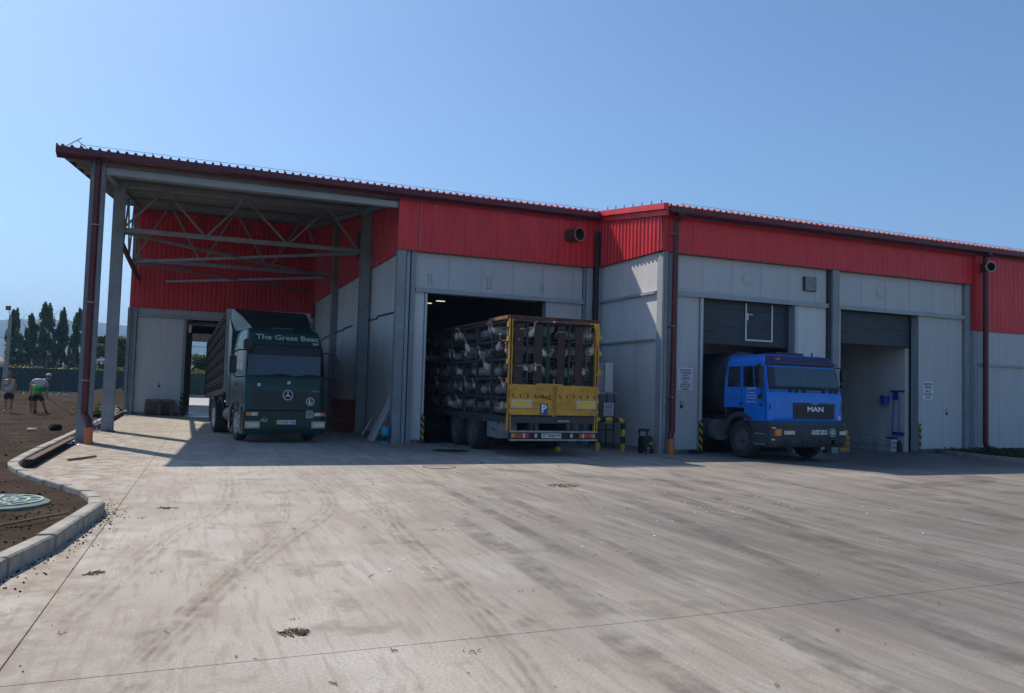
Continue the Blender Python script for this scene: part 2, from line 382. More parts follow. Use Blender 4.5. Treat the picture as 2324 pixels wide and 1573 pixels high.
# bare soil left of the kerb, uneven, banked up to the kerb
s = MB(); ys = [-1+.14*i for i in range(150)]+[20+.35*i for i in range(60)]+[41+.8*i for i in range(50)]; ts = [0]+[.0009*(k**2.35) for k in range(1, 62)]
heaps = [(-4.77,43.1,1.1,.35),(-3.5,40.6,1.2,.4),(-4.4,57,3.2,.8),(-6.5,44,1.4,.3),(-5.2,39.5,.8,.2),(-9,52,3,.4),(-7.9,40.5,1.2,.3),(-3.4,33.5,.7,.15),(-12,47,3,.35),(-4.6,36.9,.6,.12)]
def soil_z(x, y, edge=1.):
    p = Vector((x*.9, y*.9, 1.3)); z = .085+edge*(.035*mn.noise(p*.8)+.028*mn.noise(p*3.1)+.02*abs(mn.noise(p*8.)))
    for hx, hy, hr, hh in heaps:
        d = math.hypot(x-hx, y-hy)/hr
        if d < 2.2: z += hh*math.exp(-d*d*1.3)*(1+.5*mn.noise(p*3.)+.3*mn.noise(p*9.))
    return z
for y in ys:
    k = kerb_x(y)-.16
    for t in ts: x = k-t*3.2; s.v.append((x, y, soil_z(x, y, min(1, t*2+.15)) if t > 0 else .07))
nt_ = len(ts)
for i in range(len(ys)-1):
    for j in range(nt_-1): a = i*nt_+j; s.f.append((a, a+nt_, a+nt_+1, a+1)); s.m.append(0)
s.mats = ['soil']; put('bare_soil', s, smooth=True, kind='structure', fix=False)
# concrete yard poured in big slabs, open joints between them
yard = thing('yard', (0, 10, 0)); yard['kind'] = 'structure'
def slab(poly, name='slab', m='yard_concrete', par=yard, z=0.):
    b = MB(); b.prism(poly, 'z', -.14, z, m); return put(name, b, par, fix=True)
J = lambda y: -.99+.0262*y
gp = .0042
JY = lambda x: 4.885+.022*x
left_pts = [(kerb_x(y)-.04, y) for y in (40, 30, 20, 17, 15.5, 14.7, 13.6, 12.5, 11.75, 11.2, 10.5, 8.45, 7.34)]+[(kerb_x(4.86)-.04, JY(-1.7)+gp)]
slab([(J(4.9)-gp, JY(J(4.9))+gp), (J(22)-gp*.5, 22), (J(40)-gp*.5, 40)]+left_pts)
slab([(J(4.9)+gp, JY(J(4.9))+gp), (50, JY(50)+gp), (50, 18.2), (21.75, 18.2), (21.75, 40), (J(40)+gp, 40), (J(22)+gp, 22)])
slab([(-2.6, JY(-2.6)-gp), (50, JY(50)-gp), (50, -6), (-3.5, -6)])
# tyre tracks and smears lying on the slabs
def mark(pts, w, m, z=.0045):
    b = MB(); P = [Vector((*p, z)) for p in pts]
    # resample smooth
    Q = []
    for i in range(len(P)-1):
        p0 = P[max(i-1, 0)]; p1 = P[i]; p2 = P[i+1]; p3 = P[min(i+2, len(P)-1)]
        for k in range(8):
            t = k/8; Q.append(.5*((2*p1)+(-p0+p2)*t+(2*p0-5*p1+4*p2-p3)*t*t+(-p0+3*p1-3*p2+p3)*t**3))
    Q.append(P[-1]); n = len(Q); uv = []
    for i, q in enumerate(Q):
        d = (Q[min(i+1, n-1)]-Q[max(i-1, 0)]).normalized(); s_ = Vector((-d.y, d.x, 0))
        b.v += [tuple(q-s_*w/2), tuple(q+s_*w/2)]
    for i in range(n-1):
        b.f.append((2*i, 2*i+1, 2*i+3, 2*i+2)); b.m.append(0)
        uv += [(i/(n-1), 0), (i/(n-1), 1), ((i+1)/(n-1), 1), ((i+1)/(n-1), 0)]
    b.mats = [m]; b.uv = uv; return put('tyre_mark', b, yard, fix=False)
TM = [([(9.2,14.2),(8.4,10),(7.2,5.3)], .28, 'mark_dark'), ([(10.9,14),(10.2,10),(9.3,5.4)], .28, 'mark_dark'),
      ([(6.2,10.8),(5.9,8.75),(5.07,5.2)], .27, 'mark_dark'), ([(4.6,12.5),(4.43,10.7),(4.04,5.48)], .26, 'mark_dark'),
      ([(3.15,9.5),(3.01,7.25),(2.86,5.07)], .34, 'mark_dark'), ([(2.7,4.8),(2.62,3.7),(2.6,3)], .3, 'mark_dark'),
      ([(5.19,4.8),(4.84,3.44),(4.6,2.6)], .33, 'mark_dark'), ([(3.93,4.6),(3.63,3.42),(3.4,2.6)], .28, 'mark_dark'),
      ([(13.5,13),(12.6,10),(11.2,6)], .28, 'mark_dark'), ([(15.6,13),(14.6,9),(13,5.5)], .3, 'mark_dark'),
      ([(7.3,11.6),(6.9,9.2),(6.2,5.2)], .4, 'mark_smear'), ([(12.4,11.5),(11.3,8.9),(9.9,6.5)], .55, 'mark_smear'),
      ([(16.2,12.6),(14.8,11.6),(12,11.2)], .7, 'mark_smear'), ([(17.5,11.8),(16.2,10.6),(13.5,9.8)], .8, 'mark_smear'),
      ([(2.0,15.5),(1.9,11),(.9,8.2),(-.26,4.95)], .3, 'mark_soil'), ([(.75,14.5),(.5,10.9),(-.05,8.95),(-.75,5.5)], .3, 'mark_soil'),
      ([(1.4,12.),(1.1,9.5),(.35,7.0),(-.3,4.7)], .16, 'mark_soil'), ([(2.7,11.3),(2.25,8.6),(2.15,6.2),(2.3,4.6)], .3, 'mark_soil'),
      ([(2.4,15.8),(2.45,12),(2.3,9),(2.0,5.2),(1.7,3.2)], .24, 'mark_soil'), ([(.6,7.6),(.15,5.9),(-.35,4.0)], .22, 'mark_soil'),
      ([(3.9,13.5),(3.75,10),(3.5,6.8)], .22, 'mark_smear'), ([(5.6,15.2),(7.5,13.2),(9.2,12.2)], .5, 'mark_smear'),
      ([(6.4,14.6),(6.0,12.2),(5.2,9.9)], .35, 'mark_soil'), ([(1.2,4.4),(1.0,3.6),(.9,2.8)], .3, 'mark_soil'),
      ([(8.4,13.6),(7.6,9.8),(6.6,6.2)], .22, 'mark_smear')]
for i, (p, w, m) in enumerate(TM): mark(p, w, m, .0042+.0004*i)
# left kerb stones: about a metre each with a thin joint
kerb = thing('kerb', (-2.5, 20, 0)); kerb['kind'] = 'structure'
yy = [4.6, 5.6, 6.55, 7.5, 8.45, 9.5, 10.5, 11.0, 11.6, 12.25, 12.9, 13.6, 14.3, 15.0, 15.7]+[16.7+i for i in range(23)]
for a, b in zip(yy, yy[1:]):
    k = MB(); ca, cb = kerb_x(a+.012), kerb_x(b-.012); h = .15+rng.uniform(-.006, .006)
    k.add([(ca,a+.012,-.1),(cb,b-.012,-.1),(cb,b-.012,h-.02),(cb-.02,b-.012,h),(ca-.02,a+.012,h),(ca,a+.012,h-.02),
           (ca-.16,a+.012,-.1),(cb-.16,b-.012,-.1),(cb-.16,b-.012,h),(ca-.16,a+.012,h)],
          [(0,1,2,5),(5,2,3,4),(4,3,8,9),(9,8,7,6),(6,7,1,0),(0,5,4,9,6),(1,7,8,3,2)], 'concrete_kerb')
    k.v = [(x+rng.uniform(-.006, .006), y, z+(rng.uniform(-.006, .002) if z > 0 else 0)) for x, y, z in k.v]; put('kerb_stone', k, kerb, bevel=.009)
# kerb and grass verge at the far right
kr = thing('kerb', (21.4, 17, 0)); kr['kind'] = 'structure'
rp = [(22.2, 18.45), (21.75, 18.0), (21.5, 17.2), (21.35, 16.2), (21.3, 15.2), (21.25, 14.1), (21.2, 13), (21.2, 11.8)]
for (xa, ya), (xb, yb) in zip(rp, rp[1:]):
    k = MB(); k.bar((xa, ya, .02), (xb, yb+.015, .02), .14, .2, 'concrete_kerb'); put('kerb_stone', k, kr)
v = MB(); v.prism([(x+.07, y) for x, y in rp]+[(60, 11.8), (60, 18.28), (22.6, 18.28)], 'z', -.1, .09, 'soil'); put('verge', v, kind='structure')
# floors of the halls and the passage, slab outside the far gate
f = MB(); f.box(5.7, 11.9, 22.25, 60, -.14, .003, 'wet_floor'); f.box(11.9, 21.8, 18.72, 60, -.14, .003, 'wet_floor'); put('hall_floor', f, kind='structure')
f = MB(); f.box(-.6, 5.6, 40.0, 55.2, -.13, .002, 'wet_floor'); put('passage_floor', f, kind='structure')
f = MB(); f.box(-3, 30, 55.2, 79.6, -.15, -.02, 'outside_slab'); put('back_road', f, kind='structure')
# ================================================================== WAREHOUSE
ZR = lambda y: 7.17+.135*(y-22.15)           # top plane of the roof
W = thing('warehouse', (5.65, 22.15, 0), 'long grey panel warehouse with red ribbed cladding band, maroon gutter and open canopy', 'building')
def wbox(name, x0, x1, y0, y1, z0, z1, m, par=W, **k):
    b = MB(); b.box(x0, x1, y0, y1, z0, z1, m); return put(name, b, par, **k)
def corr(name, P, u0, u1, z0, z1f, m='red_paint', pitch=.2, depth=.028, par=W, sheet=1.0):
    u = u0
    while u < u1-.02:
        e = min(u+sheet, u1); b = MB(); prof = []; q = u
        while q < e-1e-4:
            for a, d in ((0, 0), (.42, 0), (.52, depth), (.86, depth), (.96, 0)):
                if q+a*pitch < e: prof.append((q+a*pitch, d))
            q += pitch
        prof.append((e, 0)); n = len(prof); jog = .003*((round((u-u0)/sheet)) % 2)
        vs_ = [P(a, d+jog, z0) for a, d in prof]+[P(a, d+jog, z1f(a)) for a, d in prof]+[P(a, -.03, z0) for a, d in prof]
        b.add(vs_, [(i, i+1, n+i+1, n+i) for i in range(n-1)]+[(i, i+1, 2*n+i+1, 2*n+i) for i in range(n-1)], m)
        put(name, b, par, fix=False); u = e
def panels(u0, u1, z0, z1, place, m='panel_grey', w=1.0, th=.08, name='wall_panel', par=W):
    """vertical sandwich panels with recessed joints; place(ua,ub,za,zb)->box args"""
    u = u0
    while u < u1-.03:
        e = min(u+w, u1)
        if u1-e < .15: e = u1
        b = MB(); x0, x1, y0, y1, a, c = place(u+.0025, e-.0025, z0, z1); b.box(x0, x1, y0, y1, a, c, m); put(name, b, par, bevel=.003)
        u = e
# ---- facade A (middle bay), outer face Y=22.15
fa = lambda Y, th=.08: (lambda a, b, c, d: (a, b, Y, Y+th, c, d))
YA, YB, YC = 22.15, 18.60, 18.35
panels(5.95, 11.27, 4.40, 5.47, fa(YA), m='panel_grey')
panels(10.10, 11.27, .12, 4.33, fa(YA))
panels(5.92, 6.23, .1, 4.33, fa(YA), 'panel_light')
corr('cladding_sheet', lambda u, d, z: (u, 22.02-d, z), 5.37, 11.78, 5.45, lambda u: 6.95, depth=.016)
# ---- facade B (right bays), outer face Y=18.6
panels(12.2, 17.62, 4.42, 5.47, fa(YB)); panels(18.0, 23.3, 4.42, 5.47, fa(YB))
panels(12.2, 13.1, .1, 4.35, fa(YB)); panels(16.52, 17.62, .1, 4.35, fa(YB), 'panel_light'); panels(21.42, 23.3, .1, 4.35, fa(YB))
corr('cladding_sheet', lambda u, d, z: (u, 18.47-d, z), 11.80, 23.62, 5.45, lambda u: 6.46, depth=.013)
# ---- facade C, stands a little proud, red comes lower
corr('cladding_sheet', lambda u, d, z: (u, YC-.02-d, z), 23.66, 33, 3.93, lambda u: 6.46, depth=.013)
panels(23.7, 33, .1, 3.92, fa(YC))
wbox('corner_flashing', 23.58, 23.67, YC-.04, 18.5, 3.93, 6.4, 'red_paint'); wbox('corner_flashing', 23.58, 23.68, YC+.0, 18.7, .1, 3.925, 'trim_grey')
wbox('ledge', 23.7, 33, YC-.06, YC-.002, 2.80, 2.88, 'trim_grey')
# ---- step wall X=11.8 (faces left)
corr('cladding_sheet', lambda u, d, z: (11.76-d, u, z), 18.46, 22.0, 5.47, lambda u: ZR(u)-.26, sheet=1.0)
for za, zb, m in ((4.41, 5.46, 'panel_light'), (.1, 4.33, 'panel_light'), ):
    panels(18.76, 22.1, za, zb, lambda a, b, c, d: (11.84, 11.92, a, b, c, d), m, w=1.1)
wbox('ledge', 11.76, 11.838, 18.8, 22.1, 4.332, 4.405, 'trim_grey')
wbox('ledge', 11.76, 11.838, 18.8, 22.1, 3.05, 3.10, 'trim_grey')
for z in (4.72, 4.95): wbox('screw', 11.835, 11.842, 20.62, 20.65, z, z+.025, 'black_plastic')
wbox('plinth', 11.83, 11.95, 18.8, 22.1, .0, .1, 'concrete_kerb')
# ---- left return wall X=5.65 (faces the canopy)
corr('cladding_sheet', lambda u, d, z: (5.62-d, u, z), 22.05, 39.4, 5.5, lambda u: ZR(u)-.3)
panels(22.45, 39.3, .1, 5.49, lambda a, b, c, d: (5.65, 5.73, a, b, c, d), 'panel_light', w=5.6)
wbox('plinth', 5.64, 5.75, 22.4, 39.4, 0, .1, 'concrete_kerb')
for y in (33.2,): wbox('wall_column', 5.40, 5.64, y-.14, y+.14, 0, ZR(y)-.36, 'steel_paint')
# flush vent grille high in that red wall
lv = MB(); lv.box(5.56, 5.60, 26.95+1.6, 27.5+1.6, 6.15, 7.2, 'steel_dark'); lo_ = put('louvre', lv, W)
for k in range(9): wbox('slat', 5.535, 5.559, 28.57, 29.08, 6.2+.11*k, 6.26+.11*k, 'maroon_paint', par=lo_)
c = MB(); c.tube([(5.62,39,3.5),(5.62,37.4,3.51),(5.62,35.7,3.66),(5.62,34.1,3.68),(5.62,33.5,3.73),(5.62,31.8,3.71),(5.62,31,3.78),(5.62,29.7,3.78)], .022, 'black_plastic', 6); put('cable', c, W)
c = MB(); c.tube([(5.62,28.4,3.72),(5.62,26.67,3.78),(5.62,25.6,3.74),(5.62,25.4,3.82),(5.62,24.3,3.79),(5.62,22.7,3.76)], .022, 'black_plastic', 6); put('cable', c, W)
# ---- back wall of the canopy, Y=39.5
panels(-2.1, -.18, .1, 4.35, fa(39.5), 'panel_light', w=1.0); panels(-2.1, 5.64, 4.50, 4.78, fa(39.5), w=1.95)
panels(5.0, 5.64, .1, 4.35, fa(39.5))
corr('cladding_sheet', lambda u, d, z: (u, 39.42-d, z), -2.45, 5.6, 4.76, lambda u: 9.2)
wbox('ledge', -2.1, 5.6, 39.40, 39.496, 4.36, 4.49, 'trim_grey')
wbox('plinth', -2.1, -.15, 39.48, 39.6, 0, .1, 'concrete_kerb')
for x0, x1, yf in ((-2.5, -2.37, 39.36), (-2.35, -2.27, 39.42), (-2.25, -2.12, 39.33)): wbox('pilaster', x0, x1, yf, 39.6, 0, 4.75, 'steel_paint')
wbox('jamb', -.17, -.06, 39.42, 39.75, 0, 4.34, 'trim_grey'); wbox('jamb', -.055, .03, 39.5, 39.9, .0, 4.34, 'steel_dark'); wbox('jamb', 4.9, 4.99, 39.42, 39.75, 0, 4.34, 'trim_grey')
# passage room behind it
wbox('interior_wall', -.5, -.02, 39.95, 54.8, 0, 4.6, 'grey_wall'); wbox('interior_wall', 4.95, 5.6, 39.7, 54.8, 0, 4.6, 'grey_wall')
wbox('ceiling', -.5, 5.6, 39.6, 55.2, 4.6, 4.75, 'panel_light')
wbox('lintel', -.5, .30, 54.9, 55.2, 0, 4.6, 'steel_dark'); wbox('lintel', .30, 5.6, 54.9, 55.2, 4.05, 4.6, 'panel_light')
wbox('lintel', .2, 5.6, 47, 47.3, 4.15, 4.6, 'steel_dark'); wbox('lintel', .05, 5.6, 43, 43.4, 4.35, 4.6, 'panel_light')
for y in (42, 45.5, 50, 52): wbox('ceiling_rail', .2, 5.4, y, y+.12, 4.42, 4.52, 'steel_dark')
wbox('rear_block', -2.45, -.52, 39.62, 55.2, 0, 9.0, 'panel_grey'); wbox('rear_block', -.5, 5.6, 39.62, 55.2, 4.78, 9.0, 'panel_grey')
# ---- halls behind facades A and B
wbox('interior_wall', 5.74, 5.9, 22.3, 50, 0, 5.6, 'grey_wall'); wbox('interior_wall', 11.98, 12.1, 18.8, 50, 0, 5.6, 'grey_wall')
wbox('interior_wall', 5.9, 22, 50, 50.2, 0, 5.6, 'grey_wall'); wbox('ceiling', 5.8, 22, 22.24, 50, 5.52, 5.6, 'grey_wall')
wbox('ceiling', 11.93, 22, 18.75, 22.2, 4.9, 4.98, 'grey_wall')
wbox('interior_wall', 21.20, 21.36, 18.95, 30, 0, 4.9, 'panel_light'); wbox('interior_wall', 17.3, 17.45, 18.8, 30, 0, 4.9, 'grey_wall')
wbox('interior_wall', 17.45, 21.2, 28, 28.2, 0, 4.9, 'grey_wall')
wbox('interior_beam', 12.2, 17.2, 21.4, 21.7, 2.75, 3.3, 'panel_light'); wbox('interior_beam', 12.2, 17.2, 21.2, 21.38, 2.35, 2.7, 'grey_wall')
for x in (14.35, 14.65, 15.6, 16.4): wbox('hanger_strip', x, x+.09, 21.3, 21.36, 3.3, 3.75, 'panel_light')
wbox('body_block', 23.75, 33, 18.5, 50, 0, 6.2, 'panel_grey')
wbox('interior_wall', 21.4, 23.7, 18.72, 18.9, 0, 6.3, 'grey_wall'); wbox('interior_wall', 12.12, 13.2, 18.72, 18.9, 0, 6.3, 'grey_wall'); wbox('interior_wall', 16.45, 18.05, 18.72, 18.9, 0, 4.9, 'grey_wall')
wbox('interior_wall', 12.12, 23.7, 18.72, 18.9, 4.99, 6.3, 'grey_wall'); wbox('interior_wall', 5.9, 11.8, 22.26, 22.4, 5.61, 6.9, 'grey_wall')
wbox('interior_wall', 5.95, 6.2, 22.26, 22.4, 0, 5.5, 'grey_wall'); wbox('interior_wall', 10.1, 11.95, 22.26, 22.4, 0, 5.5, 'grey_wall')
# door frames, ledges
for x0, x1, Y in ((5.95, 11.27, YA), (12.2, 17.62, YB), (18.0, 23.3, YB)):
    wbox('ledge', x0, x1, Y-.10, Y+.1, 4.335, 4.415, 'trim_grey'); wbox('ledge', x0, x1, Y-.10, Y-.085, 4.29, 4.334, 'trim_grey')
for x0, x1, Y in ((6.235, 6.31, YA), (10.03, 10.09, YA), (13.11, 13.22, YB), (16.40, 16.51, YB), (18.06, 18.14, YB), (21.31, 21.41, YB)):
    fr = wbox('jamb', x0, x1, Y-.05, Y+.22, 0.03, 4.28, 'trim_grey'); wbox('guide_rail', (x0+x1)/2-.012, (x0+x1)/2+.012, Y-.064, Y-.052, .1, 4.26, 'white_trim', par=fr)
# pilasters
for x0, x1, yf, m, zt in ((5.38,5.62,22.0,'steel_paint',5.44),(5.66,5.76,22.08,'trim_grey',5.44),(5.79,5.92,22.02,'steel_paint',5.44),(11.29,11.34,22.08,'steel_paint',5.44),(11.36,11.56,22.02,'trim_grey',5.44),(11.72,11.83,21.95,'trim_grey',5.46)):
    wbox('pilaster', x0, x1, yf, 22.26, 0, zt, m)
for x0, x1, yf, m, zt in ((11.80,11.86,18.44,'trim_grey',5.44),(11.865,11.95,18.40,'steel_paint',5.44),(12.0,12.18,18.46,'steel_paint',5.44),(17.64,17.73,18.52,'steel_dark',5.44),(17.735,17.98,18.44,'steel_paint',5.44),(23.32,23.56,18.5,'steel_paint',5.44)):
    wbox('pilaster', x0, x1, yf, 18.7, 0, zt, m)
for z in (1.55, 2.9, 3.9, 4.7, 5.1): wbox('screw', 5.93, 5.955, 22.12, 22.15, z, z+.03, 'black_plastic')
# red/white soffit line, bulkhead lamps, clips, tiny stickers
wbox('red_flashing', 5.36, 11.78, 21.99, 22.14, 5.43, 5.448, 'maroon_paint'); wbox('red_flashing', 11.8, 23.6, 18.44, 18.59, 5.43, 5.448, 'maroon_paint')
for x, y, z in ((8.19, 22.15, 5.0), (14.74, 18.6, 4.93), (19.78, 18.6, 4.93)):
    l = MB(); l.lathe([(0, .045), (.08, .043), (.13, .03), (.15, .02), (.17, .02), (.17, 0)], (x, y, z), (0, -1, 0), 'panel_grey', 20); lamp = put('wall_lamp', l, W, smooth=True)
    l = MB(); l.lathe([(.15, .022), (.165, .03), (.18, .022), (.18, .0)], (x, y, z), (0, -1, 0), 'panel_grey', 20); put('rim', l, lamp, smooth=True)
for x in (6.37, 8.18, 9.87):
    b = MB()
    for dx in (-.06, .05): b.box(x+dx, x+dx+.012, 22.13, 22.15, 4.55, 4.83, 'trim_grey')
    for z in (4.55, 4.69, 4.82): b.box(x-.06, x+.06, 22.132, 22.148, z, z+.012, 'trim_grey')
    put('bracket', b, W)
ve = wbox('louvre', 16.73, 17.18, 18.53, 18.6, 4.75, 5.17, 'steel_dark')
for k in range(8): wbox('slat', 16.76, 17.15, 18.512, 18.529, 4.775+.05*k, 4.805+.05*k, 'galv', par=ve)
# sectional doors, partly lowered
def sectional(x0, x1, zb, wicket):
    d = None
    for k in range(10):
        z0 = zb+.5*k
        if z0 > 4.3: break
        b = MB(); b.box(x0, x1, 18.8, 18.86, z0+.004, min(z0+.496, 4.45), 'door_dark')
        for q in (.16, .33): b.box(x0, x1, 18.794, 18.799, z0+q, z0+q+.02, 'door_dark')
        if d is None: d = thing_part('sectional_door', (x0+x1)/2, 18.8, zb)
        put('door_panel', b, d)
    b = MB(); b.box(x0, x1, 18.79, 18.87, zb-.03, zb, 'black_rubber'); put('seal', b, d)
    b = MB(); b.box(x0+.28, x0+.5, 18.775, 18.789, zb+.32, zb+.38, 'black_plastic'); put('handle', b, d)
    if wicket:
        b = MB(); a, c = x0+1.62, x0+2.55
        for x in (a, c): b.box(x-.022, x+.022, 18.77, 18.79, zb+.18, 4.27, 'white_trim')
        b.box(a-.022, c+.022, 18.768, 18.791, zb+.14, zb+.185, 'white_trim'); put('wicket_frame', b, d)
        b = MB(); b.box(a+.03, a+.20, 18.73, 18.75, 3.93, 3.955, 'white_trim'); b.box(a+.02, a+.06, 18.745, 18.79, 3.78, 3.98, 'white_trim'); put('lever', b, d)
def thing_part(name, x, y, z):
    b = MB(); b.box(x-.4, x+.4, y+.07, y+.09, z+.05, z+.1, 'steel_dark'); return put(name, b, W)
sectional(13.22, 16.40, 3.05, True); sectional(18.14, 21.2, 3.30, False)
b = MB(); b.tube([(6.4, 22.5, 4.33), (9.95, 22.5, 4.31)], .02, 'trim_grey', 6); put('door_spring_bar', b, W)
# lit strips seen inside the middle hall
for x, y in ((9.09, 30), (8.3, 29.1)):
    b = MB(); b.box(x-.17, x+.17, y-.05, y+.05, 4.95 if x > 9 else 4.74, 4.97 if x > 9 else 4.76, 'lamp_lit'); l = put('ceiling_lamp', b, W)
    wbox('lamp_rod', x-.01, x+.01, y-.01, y+.01, 5.0, 5.5, 'steel_dark', par=l)
# ---- roof: ribbed sheets, one metre each
def roof(x0, x1, y0, y1):
    x = x0; base = None
    while x < x1-.05:
        e = min(x+1.0, x1); full = e-x > .999
        if full and base is not None: inst(base, W, ORG[base.name]+Vector((x-x0, 0, 0)))
        else:
            b = MB(); prof = []; q = 0
            while q < e-x-1e-4:
                for a, d in ((0, 0), (.28, 0), (.38, .07), (.60, .07), (.70, 0)):
                    if x+q+a*.2 < e-1e-4: prof.append((x+q+a*.2, d))
                q += .2
            prof.append((e, 0)); n = len(prof)
            T = [(a, y0, ZR(y0)+d) for a, d in prof]+[(a, y1, ZR(y1)+d) for a, d in prof]
            B_ = [(a, y, z-.012) for a, y, z in T]
            b.add(T, [(i, i+1, n+i+1, n+i) for i in range(n-1)], 'red_paint')
            b.add(B_, [(i, n+i, n+i+1, i+1) for i in range(n-1)], 'soffit')
            b.add(T[:n]+B_[:n], [(i, n+i, n+i+1, i+1) for i in range(n-1)], 'maroon_paint')
            o = put('roof_sheet', b, W, fix=False)
            if full: base = o
        x = e
roof(-3.1, 11.75, 21.78, 39.9); roof(11.75, 33.75, 18.16, 39.9)
for x0, x1, y0 in ((-3.12, 11.72, 21.78), (11.76, 33.75, 18.16)):
    z = ZR(y0); b = MB()
    b.prism([(y0-.13, z-.015), (y0-.13, z-.17), (y0-.02, z-.215), (y0+.06, z-.215), (y0+.06, z-.20), (y0-.015, z-.20), (y0-.115, z-.16), (y0-.115, z-.015)], 'x', x0, x1, 'maroon_paint'); gt = put('gutter', b, W)
    b = MB(); b.box(x0, x1, y0+.062, y0+.075, z-.26, z-.02, 'maroon_paint'); put('eave_board', b, W)
    b = MB(); b.tube([(x0+.5, y0+.1, z+.13), (x1-.1, y0+.1, z+.13)], .005, 'steel_dark', 5); put('safety_wire', b, W)
    x = x0+.5
    while x < x1:
        b = MB(); b.box(x-.008, x+.008, y0+.09, y0+.106, z-.0, z+.14, 'steel_dark'); put('wire_clip', b, W); x += 1.6
b = MB(); b.bar((-2.95, 21.8, 7.13), (-2.6, 21.75, 7.38), .015, .015, 'steel_dark'); b.bar((-2.7, 21.8, 7.33), (-2.45, 21.8, 7.13), .015, .015, 'steel_dark'); put('wire_anchor', b, W)
# barge flashing on step wall and the left verge
def sloped(name, x0, x1, y0, y1, dz0, dz1, m, par=W):
    b = MB(); b.prism([(y0, ZR(y0)+dz0), (y1, ZR(y1)+dz0), (y1, ZR(y1)+dz1), (y0, ZR(y0)+dz1)], 'x', x0, x1, m); return put(name, b, par)
sloped('barge_flashing', 11.68, 11.748, 18.12, 22.0, -.26, .075, 'red_paint'); sloped('barge_flashing', 11.60, 11.678, 18.12, 21.77, -.10, .06, 'red_paint')
for k in range(7): wbox('roof_stud', 11.69, 11.71, 18.4+k*.5, 18.42+k*.5, ZR(18.4+k*.5)+.075, ZR(18.4+k*.5)+.17, 'steel_dark')
sloped('barge_flashing', -3.125, -3.102, 21.66, 39.9, -.14, .06, 'maroon_paint')
sloped('ridge_wall', -2.5, 33.7, 39.91, 40.05, -.9, .1, 'panel_grey')
# purlins under the canopy
for k, y in enumerate((22.42, 24.0, 25.6, 27.2, 28.8, 30.4, 32.0, 33.6, 35.2, 36.8, 38.4)):
    b = MB(); z = ZR(y)-.014; b.box(-2.95 if k else -3.0, 5.58, y-.03, y-.015, z-.24, z-.004, 'soffit'); b.box(-2.95, 5.58, y-.014, y+.05, z-.24, z-.225, 'soffit'); b.box(-2.95, 5.58, y-.014, y+.04, z-.02, z-.006, 'soffit'); put('purlin', b, W)
# canopy columns
for x0, y0 in ((-2.40, 22.05), (-2.26, 26.75)):
    b = MB(); zt = ZR(y0+.15)-.26
    b.box(x0, x0+.33, y0, y0+.02, 0, zt, 'steel_paint'); b.box(x0, x0+.33, y0+.28, y0+.30, 0, zt, 'steel_paint'); b.box(x0+.155, x0+.175, y0+.021, y0+.279, 0, zt, 'steel_paint')
    cp = put('canopy_column', b, W); wbox('base_plate', x0-.04, x0+.37, y0-.04, y0+.34, .001, .02, 'steel_dark', par=cp)
b = MB(); zt = ZR(26.9)-.26; b.box(5.28, 5.60, 26.7, 26.72, 0, zt, 'steel_paint'); b.box(5.28, 5.60, 26.98, 27.0, 0, zt, 'steel_paint'); b.box(5.43, 5.45, 26.721, 26.979, 0, zt, 'steel_paint'); put('wall_column', b, W)
# front beam (I section) over the canopy mouth, side rafters
b = MB(); b.box(-2.06, 5.36, 22.10, 22.24, 6.80, 6.815, 'trim_grey'); b.box(-2.06, 5.36, 22.165, 22.175, 6.665, 6.799, 'trim_grey'); b.box(-2.06, 5.36, 22.10, 22.24, 6.65, 6.664, 'trim_grey')
b.box(-2.06, 5.36, 22.09, 22.099, 6.65, 6.815, 'trim_grey'); put('front_beam', b, W)
sloped('rafter', -2.24, -2.10, 22.4, 39.4, -.42, -.26, 'steel_paint'); sloped('rafter', 5.3, 5.44, 22.3, 39.4, -.42, -.26, 'steel_paint')
sloped('rafter', 1.45, 1.55, 27.1, 33.2, -.34, -.26, 'steel_paint')
def truss(Y, zb):
    zt = ZR(Y)-.36; b = MB(); b.bar((-2.05, Y, zb), (5.3, Y, zb), .13, .13, 'steel_paint'); t = put('truss', b, W, org=(1.6, Y, zb))
    b = MB(); b.bar((-2.05, Y, zt+.04), (5.3, Y, zt+.04), .12, .12, 'steel_paint'); put('top_chord', b, t)
    xs = [-2.0, -.84, .39, 1.55, 2.9, 4.15, 5.22]; up = False
    for i in range(6):
        a = (xs[i], Y, zb if i % 2 == 0 else zt); c_ = (xs[i+1], Y, zt if i % 2 == 0 else zb)
        b = MB(); b.bar(a, c_, .06, .06, 'steel_paint'); put('diagonal', b, t)
truss(26.9, 6.1); truss(33.4, 6.1)
# longitudinal truss along the open side
X_ = -2.17; zb = 6.08
b = MB(); b.bar((X_, 27.05, zb), (X_, 39.4, zb), .13, .13, 'rust'); t = put('truss', b, W, org=(X_, 33, zb))
ysn = [27.1, 28.6, 30.1, 31.6, 33.1, 34.6, 36.1, 37.7, 39.3]
for i in range(8):
    a, c_ = ysn[i], ysn[i+1]; za = zb if i % 2 == 0 else ZR(a)-.42; zc = ZR(c_)-.42 if i % 2 == 0 else zb
    b = MB(); b.bar((X_, a, za), (X_, c_, zc), .06, .06, 'steel_paint'); put('diagonal', b, t)
# horizontal wind braces at bottom-chord level
for a, c_ in (((-2.0, 27.0, 6.04), (5.2, 33.4, 6.0)), ((-2.0, 33.3, 6.0), (5.2, 27.0, 6.04)), ((-2.0, 33.5, 6.0), (5.4, 39.3, 6.0)), ((-1.0, 39.3, 6.0), (5.2, 33.6, 6.0))):
    b = MB(); b.bar(a, c_, .09, .09, 'steel_paint'); put('wind_brace', b, W)
